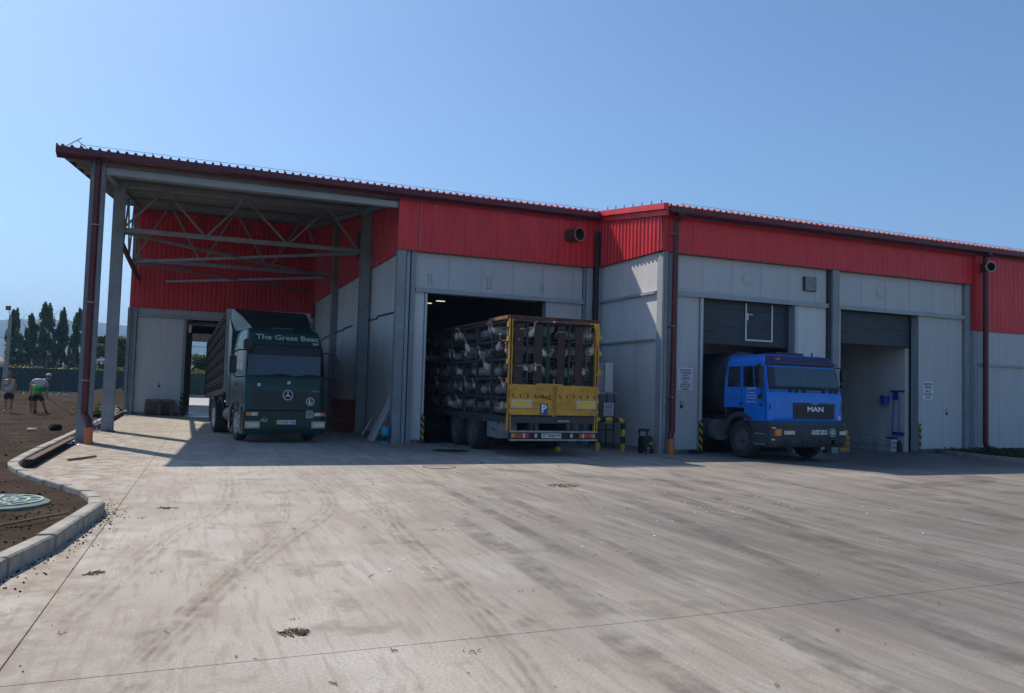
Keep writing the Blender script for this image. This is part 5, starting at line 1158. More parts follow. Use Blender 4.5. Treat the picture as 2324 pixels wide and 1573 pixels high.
# things inside the right bay: crates, bucket, brushes
def crate(x, y, z, m, label, w=.56, d=.38, h=.34):
    c_ = thing('plastic_crate', (x, y, z), label, 'crate', 'perforated plastic crates along the right bay wall')
    b = MB(); b.box(x-w/2, x+w/2, y-d/2, y+d/2, z, z+.02, m); put('base', b, c_)
    for (ax, s_) in (('x', -1), ('x', 1), ('y', -1), ('y', 1)):
        b = MB(); L_ = d if ax == 'x' else w
        def bb(a0, a1, c0, c1):
            if ax == 'x': b.box(x+s_*w/2-.008*(1 if s_ > 0 else -1)-.004, x+s_*w/2+.004-.008*(1 if s_ > 0 else -1), y+a0, y+a1, z+c0, z+c1, m)
            else: b.box(x+a0, x+a1, y+s_*d/2-.012, y+s_*d/2-.004, z+c0, z+c1, m)
        bb(-L_/2+.01, L_/2-.01, .02, .06); bb(-L_/2+.01, L_/2-.01, h-.06, h); bb(-L_/2+.01, L_/2-.01, h/2-.02, h/2+.02)
        n = 8
        for k in range(n+1): a = -L_/2+.012+(L_-.036)*k/n; bb(a, a+.014, .061, h/2-.021); bb(a, a+.014, h/2+.021, h-.061)
        put('side', b, c_)
crate(19.25, 19.75, .004, 'yellow_paint', 'yellow perforated crate beside the blue truck, right bay', h=.42)
for k, (x, y) in enumerate(((20.93, 21.1), (20.93, 20.5), (20.93, 19.9), (20.90, 19.3))):
    crate(x, y, .004, 'plastic_white', ['deepest white perforated crate along the right bay wall', 'white perforated crate second from the back on the right bay wall', 'white perforated crate third from the back on the right bay wall', 'nearest white perforated crate by the right bay jamb'][k], w=.42, d=.54, h=.36)
b = MB(); b.cyl((21.0, 18.98, .004), (21.0, 18.98, .30), .075, 'black_plastic', 14); b.cyl((21.0, 18.98, .30), (21.0, 18.98, .34), .03, 'black_plastic', 8); b.bar((20.94, 18.98, .35), (21.06, 18.98, .36), .02, .02, 'black_plastic'); single('fire_extinguisher', b, 'small dark canister on the floor beside the right bay jamb', 'canister', smooth=True)
XW = 21.19
b = MB(); b.lathe([(0, 0), (.115, 0), (.14, .27), (.148, .27), (.148, .285), (.13, .285), (.105, .02), (0, .02)], (XW-.15, 19.60, 1.46), (0, 0, 1), 'blue_plastic', 20); bk = single('bucket', b, 'blue bucket hanging on the right bay wall left of the brushes', 'bucket', smooth=True)
b = MB(); b.tube([(XW-.15, 19.60+.14*math.cos(a), 1.74+.16*math.sin(a)) for a in lin(0, math.pi, 8)], .006, 'galv', 5); put('bail', b, bk)
b = MB(); b.box(XW-.04, XW-.005, 18.95, 19.5, 1.88, 1.93, 'blue_plastic'); b.box(XW-.05, XW-.005, 19.2, 19.38, 1.62, 1.88, 'blue_plastic'); hr = single('wall_rack', b, 'blue tool rack screwed to the right bay wall', 'rack')
b = MB(); b.tube([(XW-.04, 19.33, 1.70), (XW-.05, 19.40, .42)], .014, 'blue_plastic', 8); bro = single('squeegee', b, 'blue long handled floor squeegee hanging blade down on the bay wall', 'squeegee'); bx('blade', bro, XW-.07, XW-.04, 19.18, 19.62, .36, .42, 'blue_plastic')
b = MB(); b.tube([(XW-.03, 19.13, 1.80), (XW-.035, 19.15, .62)], .010, 'blue_plastic', 8); bro = single('broom', b, 'blue brush with thin handle hanging right of the squeegee', 'broom'); bx('brush_head', bro, XW-.09, XW-.02, 18.93, 19.38, .50, .60, 'blue_plastic', bevel=.015)
# leaning panels, gas bottle, pallets, red slatted stack under the canopy
b = MB(); b.add([(5.05, 23.05, 0), (5.05, 23.65, .0), (5.58, 22.95, 1.42), (5.58, 22.55, 1.42), (5.13, 23.05, 0), (5.13, 23.65, 0), (5.64, 22.95, 1.42), (5.64, 22.55, 1.42)], [(0, 1, 2, 3), (4, 7, 6, 5), (0, 3, 7, 4), (1, 5, 6, 2), (0, 4, 5, 1), (3, 2, 6, 7)], 'panel_light'); single('wall_panel_offcut', b, 'tall white insulated panel offcut leaning on the wall by the corner pilaster', 'panel')
b = MB(); b.bar((5.2, 23.75, .003), (5.42, 23.75, .30), .75, .06, 'panel_light', up=(1, 0, 0)); single('wall_panel_offcut', b, 'low white panel offcut on the ground behind the tall leaning one', 'panel')
b = MB(); b.bar((5.30, 25.6, .0), (5.58, 25.55, .55), .10, .05, 'panel_light'); single('wall_panel_offcut', b, 'narrow white offcut leaning between the tall panel and the wall column', 'panel')
b = MB(); b.lathe([(0, .20), (.10, .20), (.125, .23), (.13, .27), (.13, .42), (.12, .45), (0, .46)], (5.22, 22.08, 0), (0, 0, 1), 'cyan_paint', 20); b.lathe([(0, 0), (.12, .0), (.12, .03), (.07, .06), (0, .06)], (5.22, 22.08, 0), (0, 0, 1), 'cyan_paint', 20); gb = single('gas_stove', b, 'small turquoise gas tank on a round foot at the foot of the pilaster', 'gas tank', smooth=True)
b = MB()
for a in range(4): b.bar((5.22+.06*math.cos(a*1.57), 22.08+.06*math.sin(a*1.57), .06), (5.22+.08*math.cos(a*1.57), 22.08+.08*math.sin(a*1.57), .21), .018, .018, 'steel_dark')
put('legs', b, gb)
def pallet(x, y, z, label, dx=1.2, dy=.8):
    p_ = thing('pallet', (x, y, z), label, 'pallet', 'wooden pallets stacked against the back wall')
    for k in range(3): bx('bearer', p_, x-dx/2, x+dx/2, y-dy/2+k*(dy-.1)/2, y-dy/2+k*(dy-.1)/2+.1, z, z+.022, 'wood')
    for k in range(3):
        for q in range(3): bx('block', p_, x-dx/2+k*(dx-.14)/2, x-dx/2+k*(dx-.14)/2+.14, y-dy/2+q*(dy-.1)/2, y-dy/2+q*(dy-.1)/2+.1, z+.0225, z+.10, 'wood')
    for k in range(3): bx('stringer', p_, x-dx/2+k*(dx-.14)/2, x-dx/2+k*(dx-.14)/2+.14, y-dy/2, y+dy/2, z+.1005, z+.118, 'wood')
    for k in range(5): bx('deck_board', p_, x-dx/2, x+dx/2, y-dy/2+k*(dy-.12)/4, y-dy/2+k*(dy-.12)/4+.12, z+.1185, z+.138, 'wood')
for k in range(5): pallet(-1.0+rng.uniform(-.02, .02), 38.95, .002+.139*k, ['bottom wooden pallet of the stack against the back wall', 'second wooden pallet from the bottom of the stack', 'middle wooden pallet of the stack against the back wall', 'second wooden pallet from the top of the stack', 'topmost wooden pallet of the stack against the back wall'][k], dx=1.15)
rs = thing('slatted_crate', (5.15, 28.0, 0), 'tall reddish slatted crate against the grey wall behind the lorry', 'crate')
for k in range(9): y = 26.95+k*.23; bx('slat', rs, 4.87, 4.89, y, y+.15, .02, 1.10, 'wood_red')
for k in range(4): x = 4.9+k*.16; bx('slat', rs, x, x+.11, 26.93, 26.945, .02, 1.10, 'wood_red')
b = MB(); b.box(4.90, 5.36, 27.05, 29.0, .02, 1.08, 'wood_red'); put('core', b, rs)
for z in (.08, .98): bx('batten', rs, 4.85, 4.869, 26.95, 29.0, z, z+.08, 'wood_red')
# rusty channel and beam beside the kerb, stick
b = MB(); b.box(-2.50, -2.49, 16.05, 21.95, .0, .15, 'rust'); b.box(-2.489, -2.37, 16.05, 21.95, .14, .15, 'rust'); b.box(-2.489, -2.37, 16.05, 21.95, .0, .01, 'rust'); single('steel_channel', b, 'long rusty steel channel lying along the kerb before the first column', 'steel beam', 'rusty beams along the kerb')
b = MB(); b.box(-2.50, -2.40, 27.2, 38.6, .0, .16, 'rust'); single('steel_channel', b, 'long rusty beam lying along the kerb behind the second column', 'steel beam', 'rusty beams along the kerb')
b = MB(); b.bar((-1.98, 17.35, .02), (-1.58, 18.0, .03), .05, .035, 'wood'); single('wood_offcut', b, 'short brown wooden offcut on the slab beside the rusty channel', 'stick')
def bottle(x, y, z, lying, label):
    prof = [(0, 0), (.04, 0), (.047, .02), (.047, .10), (.044, .11), (.047, .12), (.047, .21), (.035, .26), (.015, .30), (.015, .325), (0, .325)]
    ax = Vector((0, 0, 1)) if not lying else Vector((.96, .28, 0)); c_ = Vector((x, y, z+(.05 if lying else .001)))
    b = MB(); b.lathe(prof, c_, ax, 'glass_bottle', 14); o = single('plastic_bottle', b, label, 'bottle', 'clear plastic bottles by the canopy columns', smooth=True)
    b = MB(); b.lathe([(.017, .30), (.017, .335), (0, .335)], c_, ax, 'blue_sign', 10); put('cap', b, o); b = MB(); b.lathe([(.0485, .13), (.0485, .19)], c_, ax, 'blue_sign', 14); put('label_band', b, o)
bottle(-2.44, 26.5, 0, False, 'clear plastic bottle standing left of the second canopy column'); bottle(-2.33, 26.35, 0, False, 'clear plastic bottle standing against the second canopy column'); bottle(-2.50, 21.2, .0, True, 'clear plastic bottle lying beside the orange drain stub')
# manholes
mh = thing('manhole', (-1.95, 10.9, .1), 'round pale manhole cover with white grid set in the bare soil', 'manhole')
b = MB(); b.lathe([(0, .05), (.50, .05), (.52, .045), (.56, .03), (.57, -.1)], (-1.97, 10.9, .09), (0, 0, 1), 'manhole_green', 36); put('cover', b, mh, smooth=True)
for k in range(12):
    a = 2*math.pi*k/12; b = MB(); b.bar((-1.97+.10*math.cos(a), 10.9+.10*math.sin(a), .145), (-1.97+.48*math.cos(a), 10.9+.48*math.sin(a), .145), .03, .014, 'manhole_pale'); put('rib', b, mh)
for r_ in (.1, .22, .34, .48): b = MB(); b.lathe([(r_-.016, 0), (r_-.016, .012), (r_+.016, .012), (r_+.016, 0)], (-1.97, 10.9, .141), (0, 0, 1), 'manhole_pale', 36); put('ring', b, mh)
for x, y, r_, lb, m_ in ((6.3, 19.47, .46, 'dark round manhole cover in the shade before the middle bay', 'cast_iron'), (4.8, 15.55, .33, 'thin round manhole outline in the sunlit slab', 'yard_concrete')):
    b = MB(); b.lathe([(0, .004), (r_-.02, .004), (r_-.02, .0075), (r_, .0075), (r_, .001)], (x, y, 0), (0, 0, 1), m_, 32); b.m = [b.mi('cast_iron') if len(f) == 4 and max(b.v[i][2] for i in f) > .005 else q for f, q in zip(b.f, b.m)]; single('manhole', b, lb, 'manhole')
# litter: feathers, straw, clods
def scrap(name, pts, m, label, cat, group): b = MB(); [b.add(*p, m) for p in pts]; return single(name, b, label, cat, group)
fe = MB()
for k in range(150):
    x = rng.uniform(-.8, 12); y = rng.uniform(6.5, 16); a = rng.uniform(0, 3.14); l = rng.uniform(.008, .028); w = l*.5
    if 8 < x and rng.random() < .4: x, y = rng.normal(7.3, .6), rng.normal(9.8, .5)
    c_, s_ = math.cos(a), math.sin(a); fe.add([(x-c_*l, y-s_*l, .006), (x+s_*w, y-c_*w, .012), (x+c_*l, y+s_*l, .016), (x-s_*w, y+c_*w, .012)], [(0, 1, 2, 3)], 'plastic_white')
put('loose_feathers', fe, kind='stuff', label='loose white feathers scattered over the concrete', fix=False)
def clump(x, y, r_, n, m, name, label, cat, group):
    b = MB()
    for k in range(n):
        a = rng.uniform(0, 6.28); d = r_*math.sqrt(rng.random()); px, py = x+d*math.cos(a)*1.4, y+d*math.sin(a); t = rng.uniform(0, 3.14); l = rng.uniform(.01, .035)
        b.bar((px-l*math.cos(t), py-l*math.sin(t), rng.uniform(.003, .012)), (px+l*math.cos(t), py+l*math.sin(t), rng.uniform(.003, .018)), .005, .005, m)
    single(name, b, label, cat, group)
for x, y, r_, n, lb in ((.72, 5.35, .07, 60, 'dark straw clump in the lower left foreground'), (6.0, 12.3, .20, 90, 'straw clump on the sunlit slab before the yellow trailer'), (-.12, 10.9, .08, 25, 'straw scrap on the joint near the kerb corner'), (-.62, 7.4, .06, 20, 'straw scrap near the kerb in the left foreground')):
    clump(x, y, r_, n, 'straw', 'straw_clump', lb, 'straw', 'straw scraps on the concrete')
cl = MB()
def lump(b, x, y, z, r_, m='clod'):
    k = len(b.v); n = 6; pts = []
    for th in (-.9, 0, .9):
        for a in range(n): rr = r_*rng.uniform(.7, 1.15)*math.cos(th*.8); pts.append((x+rr*math.cos(a*6.283/n), y+rr*math.sin(a*6.283/n), z+r_*.6*math.sin(th)))
    pts += [(x, y, z-r_*.7), (x, y, z+r_*.7)]
    F = [(i*n+a, i*n+(a+1) % n, (i+1)*n+(a+1) % n, (i+1)*n+a) for i in range(2) for a in range(n)]+[(3*n, (a+1) % n, a) for a in range(n)]+[(3*n+1, 2*n+a, 2*n+(a+1) % n) for a in range(n)]
    b.add(pts, F, m)
for k in range(3200):
    y = 7+rng.random()**1.5*50; x = kerb_x(y)-.2-abs(rng.normal(0, .16*(y-4)))-rng.random()*.4; r_ = rng.uniform(.004, .015)*(1 if rng.random() < .96 else 2.4)
    lump(cl, x, y, soil_z(x, y)+r_*.2, r_)
put('soil_clods', cl, kind='stuff', label='crumbly dark soil clods over the bare ground', fix=False)
db = MB()
for k in range(120):
    y = 3.6+rng.random()**1.3*12; x = rng.uniform(-.9, 4.5) if rng.random() < .7 else rng.uniform(3, 12); x = max(x, kerb_x(y)+.05)
    for q in range(int(rng.integers(1, 5))):
        t = rng.uniform(0, 3.14); l = rng.uniform(.004, .02); px, py = x+rng.normal(0, .035), y+rng.normal(0, .02)
        db.bar((px-l*math.cos(t), py-l*math.sin(t), .006), (px+l*math.cos(t), py+l*math.sin(t), rng.uniform(.006, .014)), rng.uniform(.002, .005), .003, 'straw')
for k in range(420):
    y = 5.2+rng.random()*9; x = kerb_x(y)+abs(rng.normal(0, .12))+.01; lump(db, x, y, .005, rng.uniform(.003, .011), 'clod')
put('debris', db, kind='stuff', label='straw bits and soil crumbs strewn along the kerb and slab', fix=False)
gr_ = MB()
for k in range(170):
    x = rng.uniform(-1.2, 12); y = rng.uniform(3.4, 15); lump(gr_, x if rng.random() < .6 else rng.normal(-.5, .5), y, .006, rng.uniform(.002, .006), 'clod')
put('grit', gr_, kind='stuff', label='specks of soil and grit on the concrete', fix=False)
for x, y, r_, lb in ((-3.3, 25.7, .17, 'single dark soil clod near the first column'), (-3.0, 33.2, .2, 'dark soil lump beyond the second column')): b = MB(); lump(b, x, y, .16, r_); single('soil_lump', b, lb, 'clod')
b = MB(); b.lathe([(0, .03), (.10, .03), (.13, .01), (.13, 0)], (-3.84, 25.5, .12), (0, 0, 1), 'manhole_pale', 18); single('pipe_cap', b, 'pale green round cap lying in the soil near the first column', 'cap')
b = MB(); b.tube([(-1.1, 9.9, .13), (-1.45, 9.4, .13), (-2.1, 8.6, .12)], .012, 'wood', 6); single('stick', b, 'long thin stick lying on the soil near the manhole', 'stick')
b = MB(); b.cyl((5.93, 16.25, .02), (5.99, 16.22, .02), .02, 'plastic_green', 10); single('bottle_cap', b, 'tiny green plastic scrap at the shadow edge before the yellow trailer', 'litter')
rb = MB()
for k in range(40): lump(rb, rng.normal(-3.05, .3), rng.normal(38.2, .7), rng.uniform(.12, .28), rng.uniform(.05, .16), 'rubble')
put('rubble_heap', rb, kind='stuff', label='heap of white rubble by the back corner of the canopy')
# ================================================================== FENCE, POLE, TREES, HILLS
fn = thing('green_fence', (-10, 81, 0), 'long dark green sheet metal fence behind the soil plot', 'fence'); fs = None; x = -46
fsheet = MB(); prof = []
for k in range(10): prof += [(k*.2, 0), (k*.2+.11, 0), (k*.2+.13, .02), (k*.2+.18, .02)]
prof.append((1.99, 0)); n = len(prof)
fsheet.add([(a, -d, 0) for a, d in prof]+[(a, -d, 2.1) for a, d in prof]+[(a, .01, 0) for a, d in prof]+[(a, .01, 2.1) for a, d in prof], [(i, i+1, n+i+1, n+i) for i in range(n-1)]+[(2*n+i, 3*n+i, 3*n+i+1, 2*n+i+1) for i in range(n-1)], 'fence_green')
while x < 40:
    if fs is None: fs = _put('fence_sheet', fsheet, fn, org=(0, 0, 0), fix=False); ORG[fs.name] = Vector((x, 81, .12)); fs.location = ORG[fs.name]-ORG[fn.name]
    else: inst(fs, fn, (x, 81, .12+rng.uniform(-.01, .01)))
    x += 2
fk = MB(); fk.box(-46, 40, 80.8, 80.97, -.1, .22, 'concrete_kerb'); put('plinth', fk, fn); b = MB(); b.box(-46, 40, 81.012, 81.05, 1.9, 1.96, 'steel_dark'); put('rail', b, fn)
pl_ = thing('lamp_pole', (-14, 79, 0), 'tall pale concrete pole with a small lamp box at the far left', 'lamp pole')
b = MB(); b.tube([(-14.15, 79, -.1), (-14.05, 79, 3.2), (-13.98, 79, 6.6)], [.22, .17, .11], 'concrete_kerb', 12); put('pole', b, pl_, smooth=True)
b = MB(); b.tube([(-14.02, 79, 6.5), (-14.12, 79, 7.05)], .03, 'steel_paint', 6); put('bracket', b, pl_); bx('lamp_box', pl_, -14.36, -13.98, 78.9, 79.05, 7.05, 7.42, 'rust_pink'); bx('insulator_arm', pl_, -14.4, -13.8, 78.95, 79.05, 4.05, 4.12, 'steel_dark')
for nm, a, c_, lb in (('power_line', (-60, 75, 5.1), (60, 75, 4.6), 'thin black overhead wire crossing behind the canopy'),):
    b = MB(); A = Vector(a); C_ = Vector(c_); b.tube([A+(C_-A)*t+Vector((0, 0, -1.0*4*t*(1-t)*.35)) for t in lin(0, 1, 16)], .02, 'black_plastic', 5); single(nm, b, lb, 'wire')
def leaves(P, size, m, name, parent=None, **k):
    """P: (n,3) centres -> one mesh of small bent leaf-cluster quads"""
    n = len(P); P = np.asarray(P); a = rng.uniform(0, 2*np.pi, n); t = rng.uniform(-1, 1, n); s_ = size*rng.uniform(.6, 1.3, n)
    u = np.stack([np.cos(a), np.sin(a), rng.uniform(-.5, .5, n)], 1); u /= np.linalg.norm(u, axis=1)[:, None]
    w = np.cross(u, np.stack([rng.normal(size=n), rng.normal(size=n), rng.normal(size=n)], 1)); w /= np.linalg.norm(w, axis=1)[:, None]
    V = np.stack([P-u*s_[:, None], P-w*s_[:, None]*.6, P+u*s_[:, None], P+w*s_[:, None]*.6], 1).reshape(-1, 3)
    b = MB(); b.v = [tuple(v) for v in V]; b.f = [(4*i, 4*i+1, 4*i+2, 4*i+3) for i in range(n)]; b.m = [0]*n; b.mats = [m]
    return put(name, b, parent, fix=False, **k)
def poplar(x, y, h, w, label, n=17000, m='leaf_poplar'):
    t = thing('poplar_tree', (x, y, 0), label, 'tree', 'row of poplars beyond the fence')
    b = MB(); b.tube([(x, y, -.1), (x+.05, y, h*.4), (x, y, h*.93)], [.16, .10, .02], 'bark', 8)
    for k in range(14):
        z = h*(.12+.05*k); a = rng.uniform(0, 6.28); b.tube([(x, y, z), (x+.5*w*math.cos(a), y+.5*w*math.sin(a), z+h*.16)], [.035, .01], 'bark', 5)
    put('trunk', b, t)
    # many upright lumps of leaves fill a spindle that is full for most of its height
    w *= .92
    def RZ(q): return np.interp(q, [0, .06, .16, .35, .55, .72, .84, .93, 1], [.30, .62, .88, 1., .93, .74, .50, .28, .06])
    pts = []; nl = 130; tips = [rng.uniform(-.18, .18, 2)*w for _ in range(3)]
    for k in range(nl):
        q = rng.random()**.9*.93; a = rng.uniform(0, 6.28); rr = RZ(q)*w*.5*math.sqrt(rng.uniform(.02, .85)); r_ = w*rng.uniform(.09, .155)*(1-.4*q); hh = h*rng.uniform(.045, .08)
        cx, cy, cz = x+rr*math.cos(a), y+rr*math.sin(a), h*(.04+q*.96); c_ = n//nl
        d = rng.normal(size=(c_, 3)); d /= np.linalg.norm(d, axis=1)[:, None]; e = rng.random(c_)**.45
        pts.append(np.array([cx, cy, cz])+d*e[:, None]*np.array([r_, r_, hh]))
    for k, (tx_, ty_) in enumerate(tips):
        c_ = n//40; tt = rng.random(c_); rad = w*.10*(1-tt)**.6+.03; a = rng.uniform(0, 6.28, c_); top = h*(1-.05*k*rng.random())
        pts.append(np.stack([x+tx_*(1-tt*.3)+rad*np.cos(a)*rng.random(c_)**.5, y+ty_+rad*np.sin(a), h*.80+(top-h*.80)*tt], 1))
    leaves(np.concatenate(pts), .095, m, 'crown', t)
poplar(-16.4, 95, 8.5, 2.0, 'leftmost poplar, partly behind the lamp pole'); poplar(-14.95, 95, 8.0, 1.7, 'second poplar from the left, shorter with forked top')
poplar(-13.6, 95, 9.25, 2.5, 'tallest and broadest poplar in the row'); poplar(-12.1, 95, 8.8, 1.75, 'fourth poplar from the left, slim with a notch near the top'); poplar(-10.7, 95, 8.8, 1.85, 'rightmost poplar, beside the maroon downpipe')
def broad(x, y, h, w, label, n=7000, m='leaf_broad', name='broadleaf_tree', z0_=.22, size=.15, cat='tree', group=None, seeds=14):
    t = thing(name, (x, y, 0), label, cat, group)
    b = MB(); b.tube([(x, y, -.1), (x+.1, y, h*.35), (x-.05, y, h*.8)], [.2*h/7, .14*h/7, .03], 'bark', 8); pts = []
    for k in range(seeds):
        a = rng.uniform(0, 6.28); z_ = rng.uniform(z0_+.1, .88); rr = w*.5*rng.uniform(.2, .78)*math.sin(math.pi*min(1, (z_-.05)/.98))**.5
        cx, cy, cz = x+rr*math.cos(a), y+rr*math.sin(a), h*z_; r_ = w*rng.uniform(.13, .22)
        b.tube([(x, y, h*max(.15, z_-.25)), (cx, cy, cz)], [.05*h/7, .015], 'bark', 5); c_ = n//seeds
        d = rng.normal(size=(c_, 3)); d /= np.linalg.norm(d, axis=1)[:, None]; q = r_*rng.random(c_)**.42
        pts.append(np.array([cx, cy, cz])+d*q[:, None]*np.array([1.1, 1.1, .85]))
    put('trunk', b, t); leaves(np.concatenate(pts), size, m, 'crown', t)
broad(-7.6, 95, 7.3, 5.0, 'broad round tree seen between the canopy columns and the back wall')
broad(1.4, 95, 4.6, 4.6, 'bushy green tree seen through the passage doorway', 6000, 'leaf_broad', z0_=.05)
broad(3.6, 96, 4.4, 4.0, 'second bushy tree behind the doorway, darker at its foot', 5000, 'leaf_poplar', z0_=.05)
hp = []
for k in range(26000):
    x = rng.uniform(-46, 30); y = rng.uniform(84, 91); top = 2.35+.45*mn.noise(Vector((x*.35, y*.3, 0)))+.35*mn.noise(Vector((x*1.4, y, 3))); hp.append((x, y, rng.random()**.5*top))
hd = leaves(hp, .17, 'leaf_hedge', 'hedge', kind='stuff', label='yellow green scrub and hedge beyond the fence')
gp_ = []
for k in range(2600):
    x = -2.9-abs(rng.normal(0, .5)); y = rng.normal(37.3, .6); gp_.append((x, y, .1+rng.random()**1.5*.30))
leaves(gp_, .05, 'leaf_grass', 'weeds', kind='stuff', label='bright green weeds by the back corner')
gp_ = [(rng.uniform(21.6, 27), rng.uniform(15, 18.2), .09+rng.random()**2*.10) for k in range(9000)]
leaves(gp_, .035, 'leaf_verge', 'verge_grass', kind='stuff', label='short grass on the right verge', )
gp_ = [(rng.uniform(-46, -2.6), rng.uniform(70, 80.6), .08+rng.random()**2*.12) for k in range(9000)]
leaves(gp_, .07, 'leaf_hedge', 'rough_grass', kind='stuff', label='thin rough grass along the fence foot')
dm = thing('greenhouse_dome', (-14, 150, 0), 'small white domed greenhouse far beyond the fence', 'greenhouse')
b = MB(); b.prism([(-15.2+1.15*(1-math.cos(a)), 3.1+1.15*math.sin(a)) for a in lin(0, math.pi, 12)], 'y', 150, 156, 'plastic_white'); put('cover', b, dm); b = MB(); b.box(-15.2, -12.9, 150.1, 155.9, -.1, 3.1, 'plastic_white'); put('wall', b, dm)
for x, y, w, h, lb in ((-60, 330, 14, 6.2, 'long pale shed far behind the poplars'), (-44, 335, 8, 5.6, 'small pale shed far behind the tallest poplar')):
    sh = thing('far_shed', (x, y, 0), lb, 'shed'); bx('wall', sh, x-w/2, x+w/2, y, y+8, -.1, h, 'plastic_white'); b = MB(); b.prism([(y-.3, h), (y+8.3, h), (y+4, h+1.6)], 'x', x-w/2-.2, x+w/2+.2, 'rust_pink'); put('roof', b, sh)
# hills: two ridges fading to blue
def hill(name, y0_, depth, f, m, nx=160, x0=-2200, x1=2600):
    b = MB(); ny = 14
    for i in range(nx+1):
        x = x0+(x1-x0)*i/nx
        for j in range(ny+1): t = j/ny; y = y0_+depth*t; b.v.append((x, y, f(x)*math.sin(math.pi/2*min(1, t*1.25))**1.2*(1+.10*mn.noise(Vector((x*.006, y*.006, 0)))*(1-abs(2*t-1)))-1))
    for i in range(nx):
        for j in range(ny): a = i*(ny+1)+j; b.f.append((a, a+ny+1, a+ny+2, a+1)); b.m.append(0)
    b.mats = [m]; put(name, b, kind='structure', smooth=True, fix=False)
hill('hills', 1500, 700, lambda x: 121+12*mn.noise(Vector((x*.0022+4, 0, 0)))+3.5*mn.noise(Vector((x*.012, 5, 0)))+1.2*mn.noise(Vector((x*.05, 5, 0)))-max(0, (x+150)*.045) - max(0, (-330-x)*.12), 'hill')
hill('foothills', 800, 300, lambda x: 13+6*mn.noise(Vector((x*.004, 9, 0)))+2*mn.noise(Vector((x*.02, 2, 0))), 'hill')
ms = MB(); mx_, my_ = -345, 2190; zt0 = 118
for k in range(4): ms.tube([(mx_+(-1)**k*1.0, my_+(1 if k < 2 else -1)*1.0, zt0-4), (mx_, my_, zt0+30)], .35, 'steel_paint', 4)
ms.tube([(mx_, my_, zt0+28), (mx_, my_, zt0+38)], .3, 'steel_paint', 4); ms.box(mx_-2, mx_+2, my_-2, my_+2, zt0+14, zt0+15, 'steel_paint'); single('radio_mast', ms, 'thin lattice radio mast on the ridge between two poplars', 'mast')
# ================================================================== PEOPLE
def body(name, J, E, mats_by_part, parent=None, sub=2):
    """J: {joint: (x,y,z,r)}, E: edges; grown with a skin modifier into one continuous mesh"""
    names = list(J); me = bpy.data.meshes.new(name); me.from_pydata([J[n][:3] for n in names], [(names.index(a), names.index(c)) for a, c in E], [])
    o = bpy.data.objects.new(name, me); sc.collection.objects.link(o)
    o.modifiers.new('s', 'SKIN'); sv = me.skin_vertices[0].data
    for i, n in enumerate(names): r_ = J[n][3]; sv[i].radius = r_ if isinstance(r_, tuple) else (r_, r_); sv[i].use_root = (n == names[0])
    ss = o.modifiers.new('u', 'SUBSURF'); ss.levels = sub; ss.render_levels = sub
    dg = bpy.context.evaluated_depsgraph_get(); m2 = bpy.data.meshes.new_from_object(o.evaluated_get(dg)); bpy.data.objects.remove(o)
    b = MB(); b.v = [tuple(v.co) for v in m2.vertices]; b.f = [tuple(p.vertices) for p in m2.polygons]
    for p in m2.polygons: b.m.append(b.mi(mats_by_part(Vector(p.center))))
    return b
def head(b, c, d, r, hairm='hair', cap=None):
    """adds ovoid head with nose, ears, eyes, hair facing direction d (unit, horizontal-ish)"""
    c = Vector(c); d = Vector(d).normalized(); up = Vector((0, 0, 1)); up = (up-d*up.dot(d)).normalized(); sd_ = d.cross(up)
    n, m_ = 12, 9; V = []
    for i in range(m_+1):
        th = math.pi*i/m_
        for k in range(n):
            a = 2*math.pi*k/n; x = math.sin(th)*math.cos(a); y = math.sin(th)*math.sin(a); z = math.cos(th)
            fx = 1.0 if z > -.2 else 1+.10*z; V.append(c+d*(x*r*.98*fx+(.01 if z < -.5 and x > 0 else 0))+sd_*y*r*.80*(1 if z > -.1 else 1+.28*z)+up*z*r*1.22)
    hi = b.mi(hairm); si = b.mi('skin'); k0 = len(b.v); b.v += [tuple(v) for v in V]
    for i in range(m_):
        for k in range(n):
            b.f.append((k0+i*n+k, k0+i*n+(k+1) % n, k0+(i+1)*n+(k+1) % n, k0+(i+1)*n+k)); a = 2*math.pi*(k+.5)/n; z = math.cos(math.pi*(i+.5)/m_)
            b.m.append(hi if (z > .55 or (z > -.1 and math.cos(a) < -.1)) else si)
    b.add([c+d*r*.95+up*r*.15, c+d*r*1.18-up*r*.22, c+d*r*.93-up*r*.28-sd_*r*.15, c+d*r*.93-up*r*.28+sd_*r*.15], [(0, 2, 1), (0, 1, 3), (1, 2, 3)], 'skin')
    for s_ in (-1, 1):
        e = c+sd_*s_*r*.80-d*r*.05; b.add([e+up*r*.2, e+sd_*s_*r*.16-d*r*.12+up*r*.1, e+sd_*s_*r*.12-d*r*.1-up*r*.2, e-up*r*.25], [(0, 1, 2, 3)], 'skin')
        e = c+d*r*.90+sd_*s_*r*.30+up*r*.14; b.box(e.x-.008, e.x+.008, e.y-.004, e.y+.004, e.z-.005, e.z+.005, 'hair')
    e = c+d*r*.93-up*r*.50; b.box(e.x-.018, e.x+.018, e.y-.004, e.y+.004, e.z-.003, e.z+.003, 'turkey_skin')
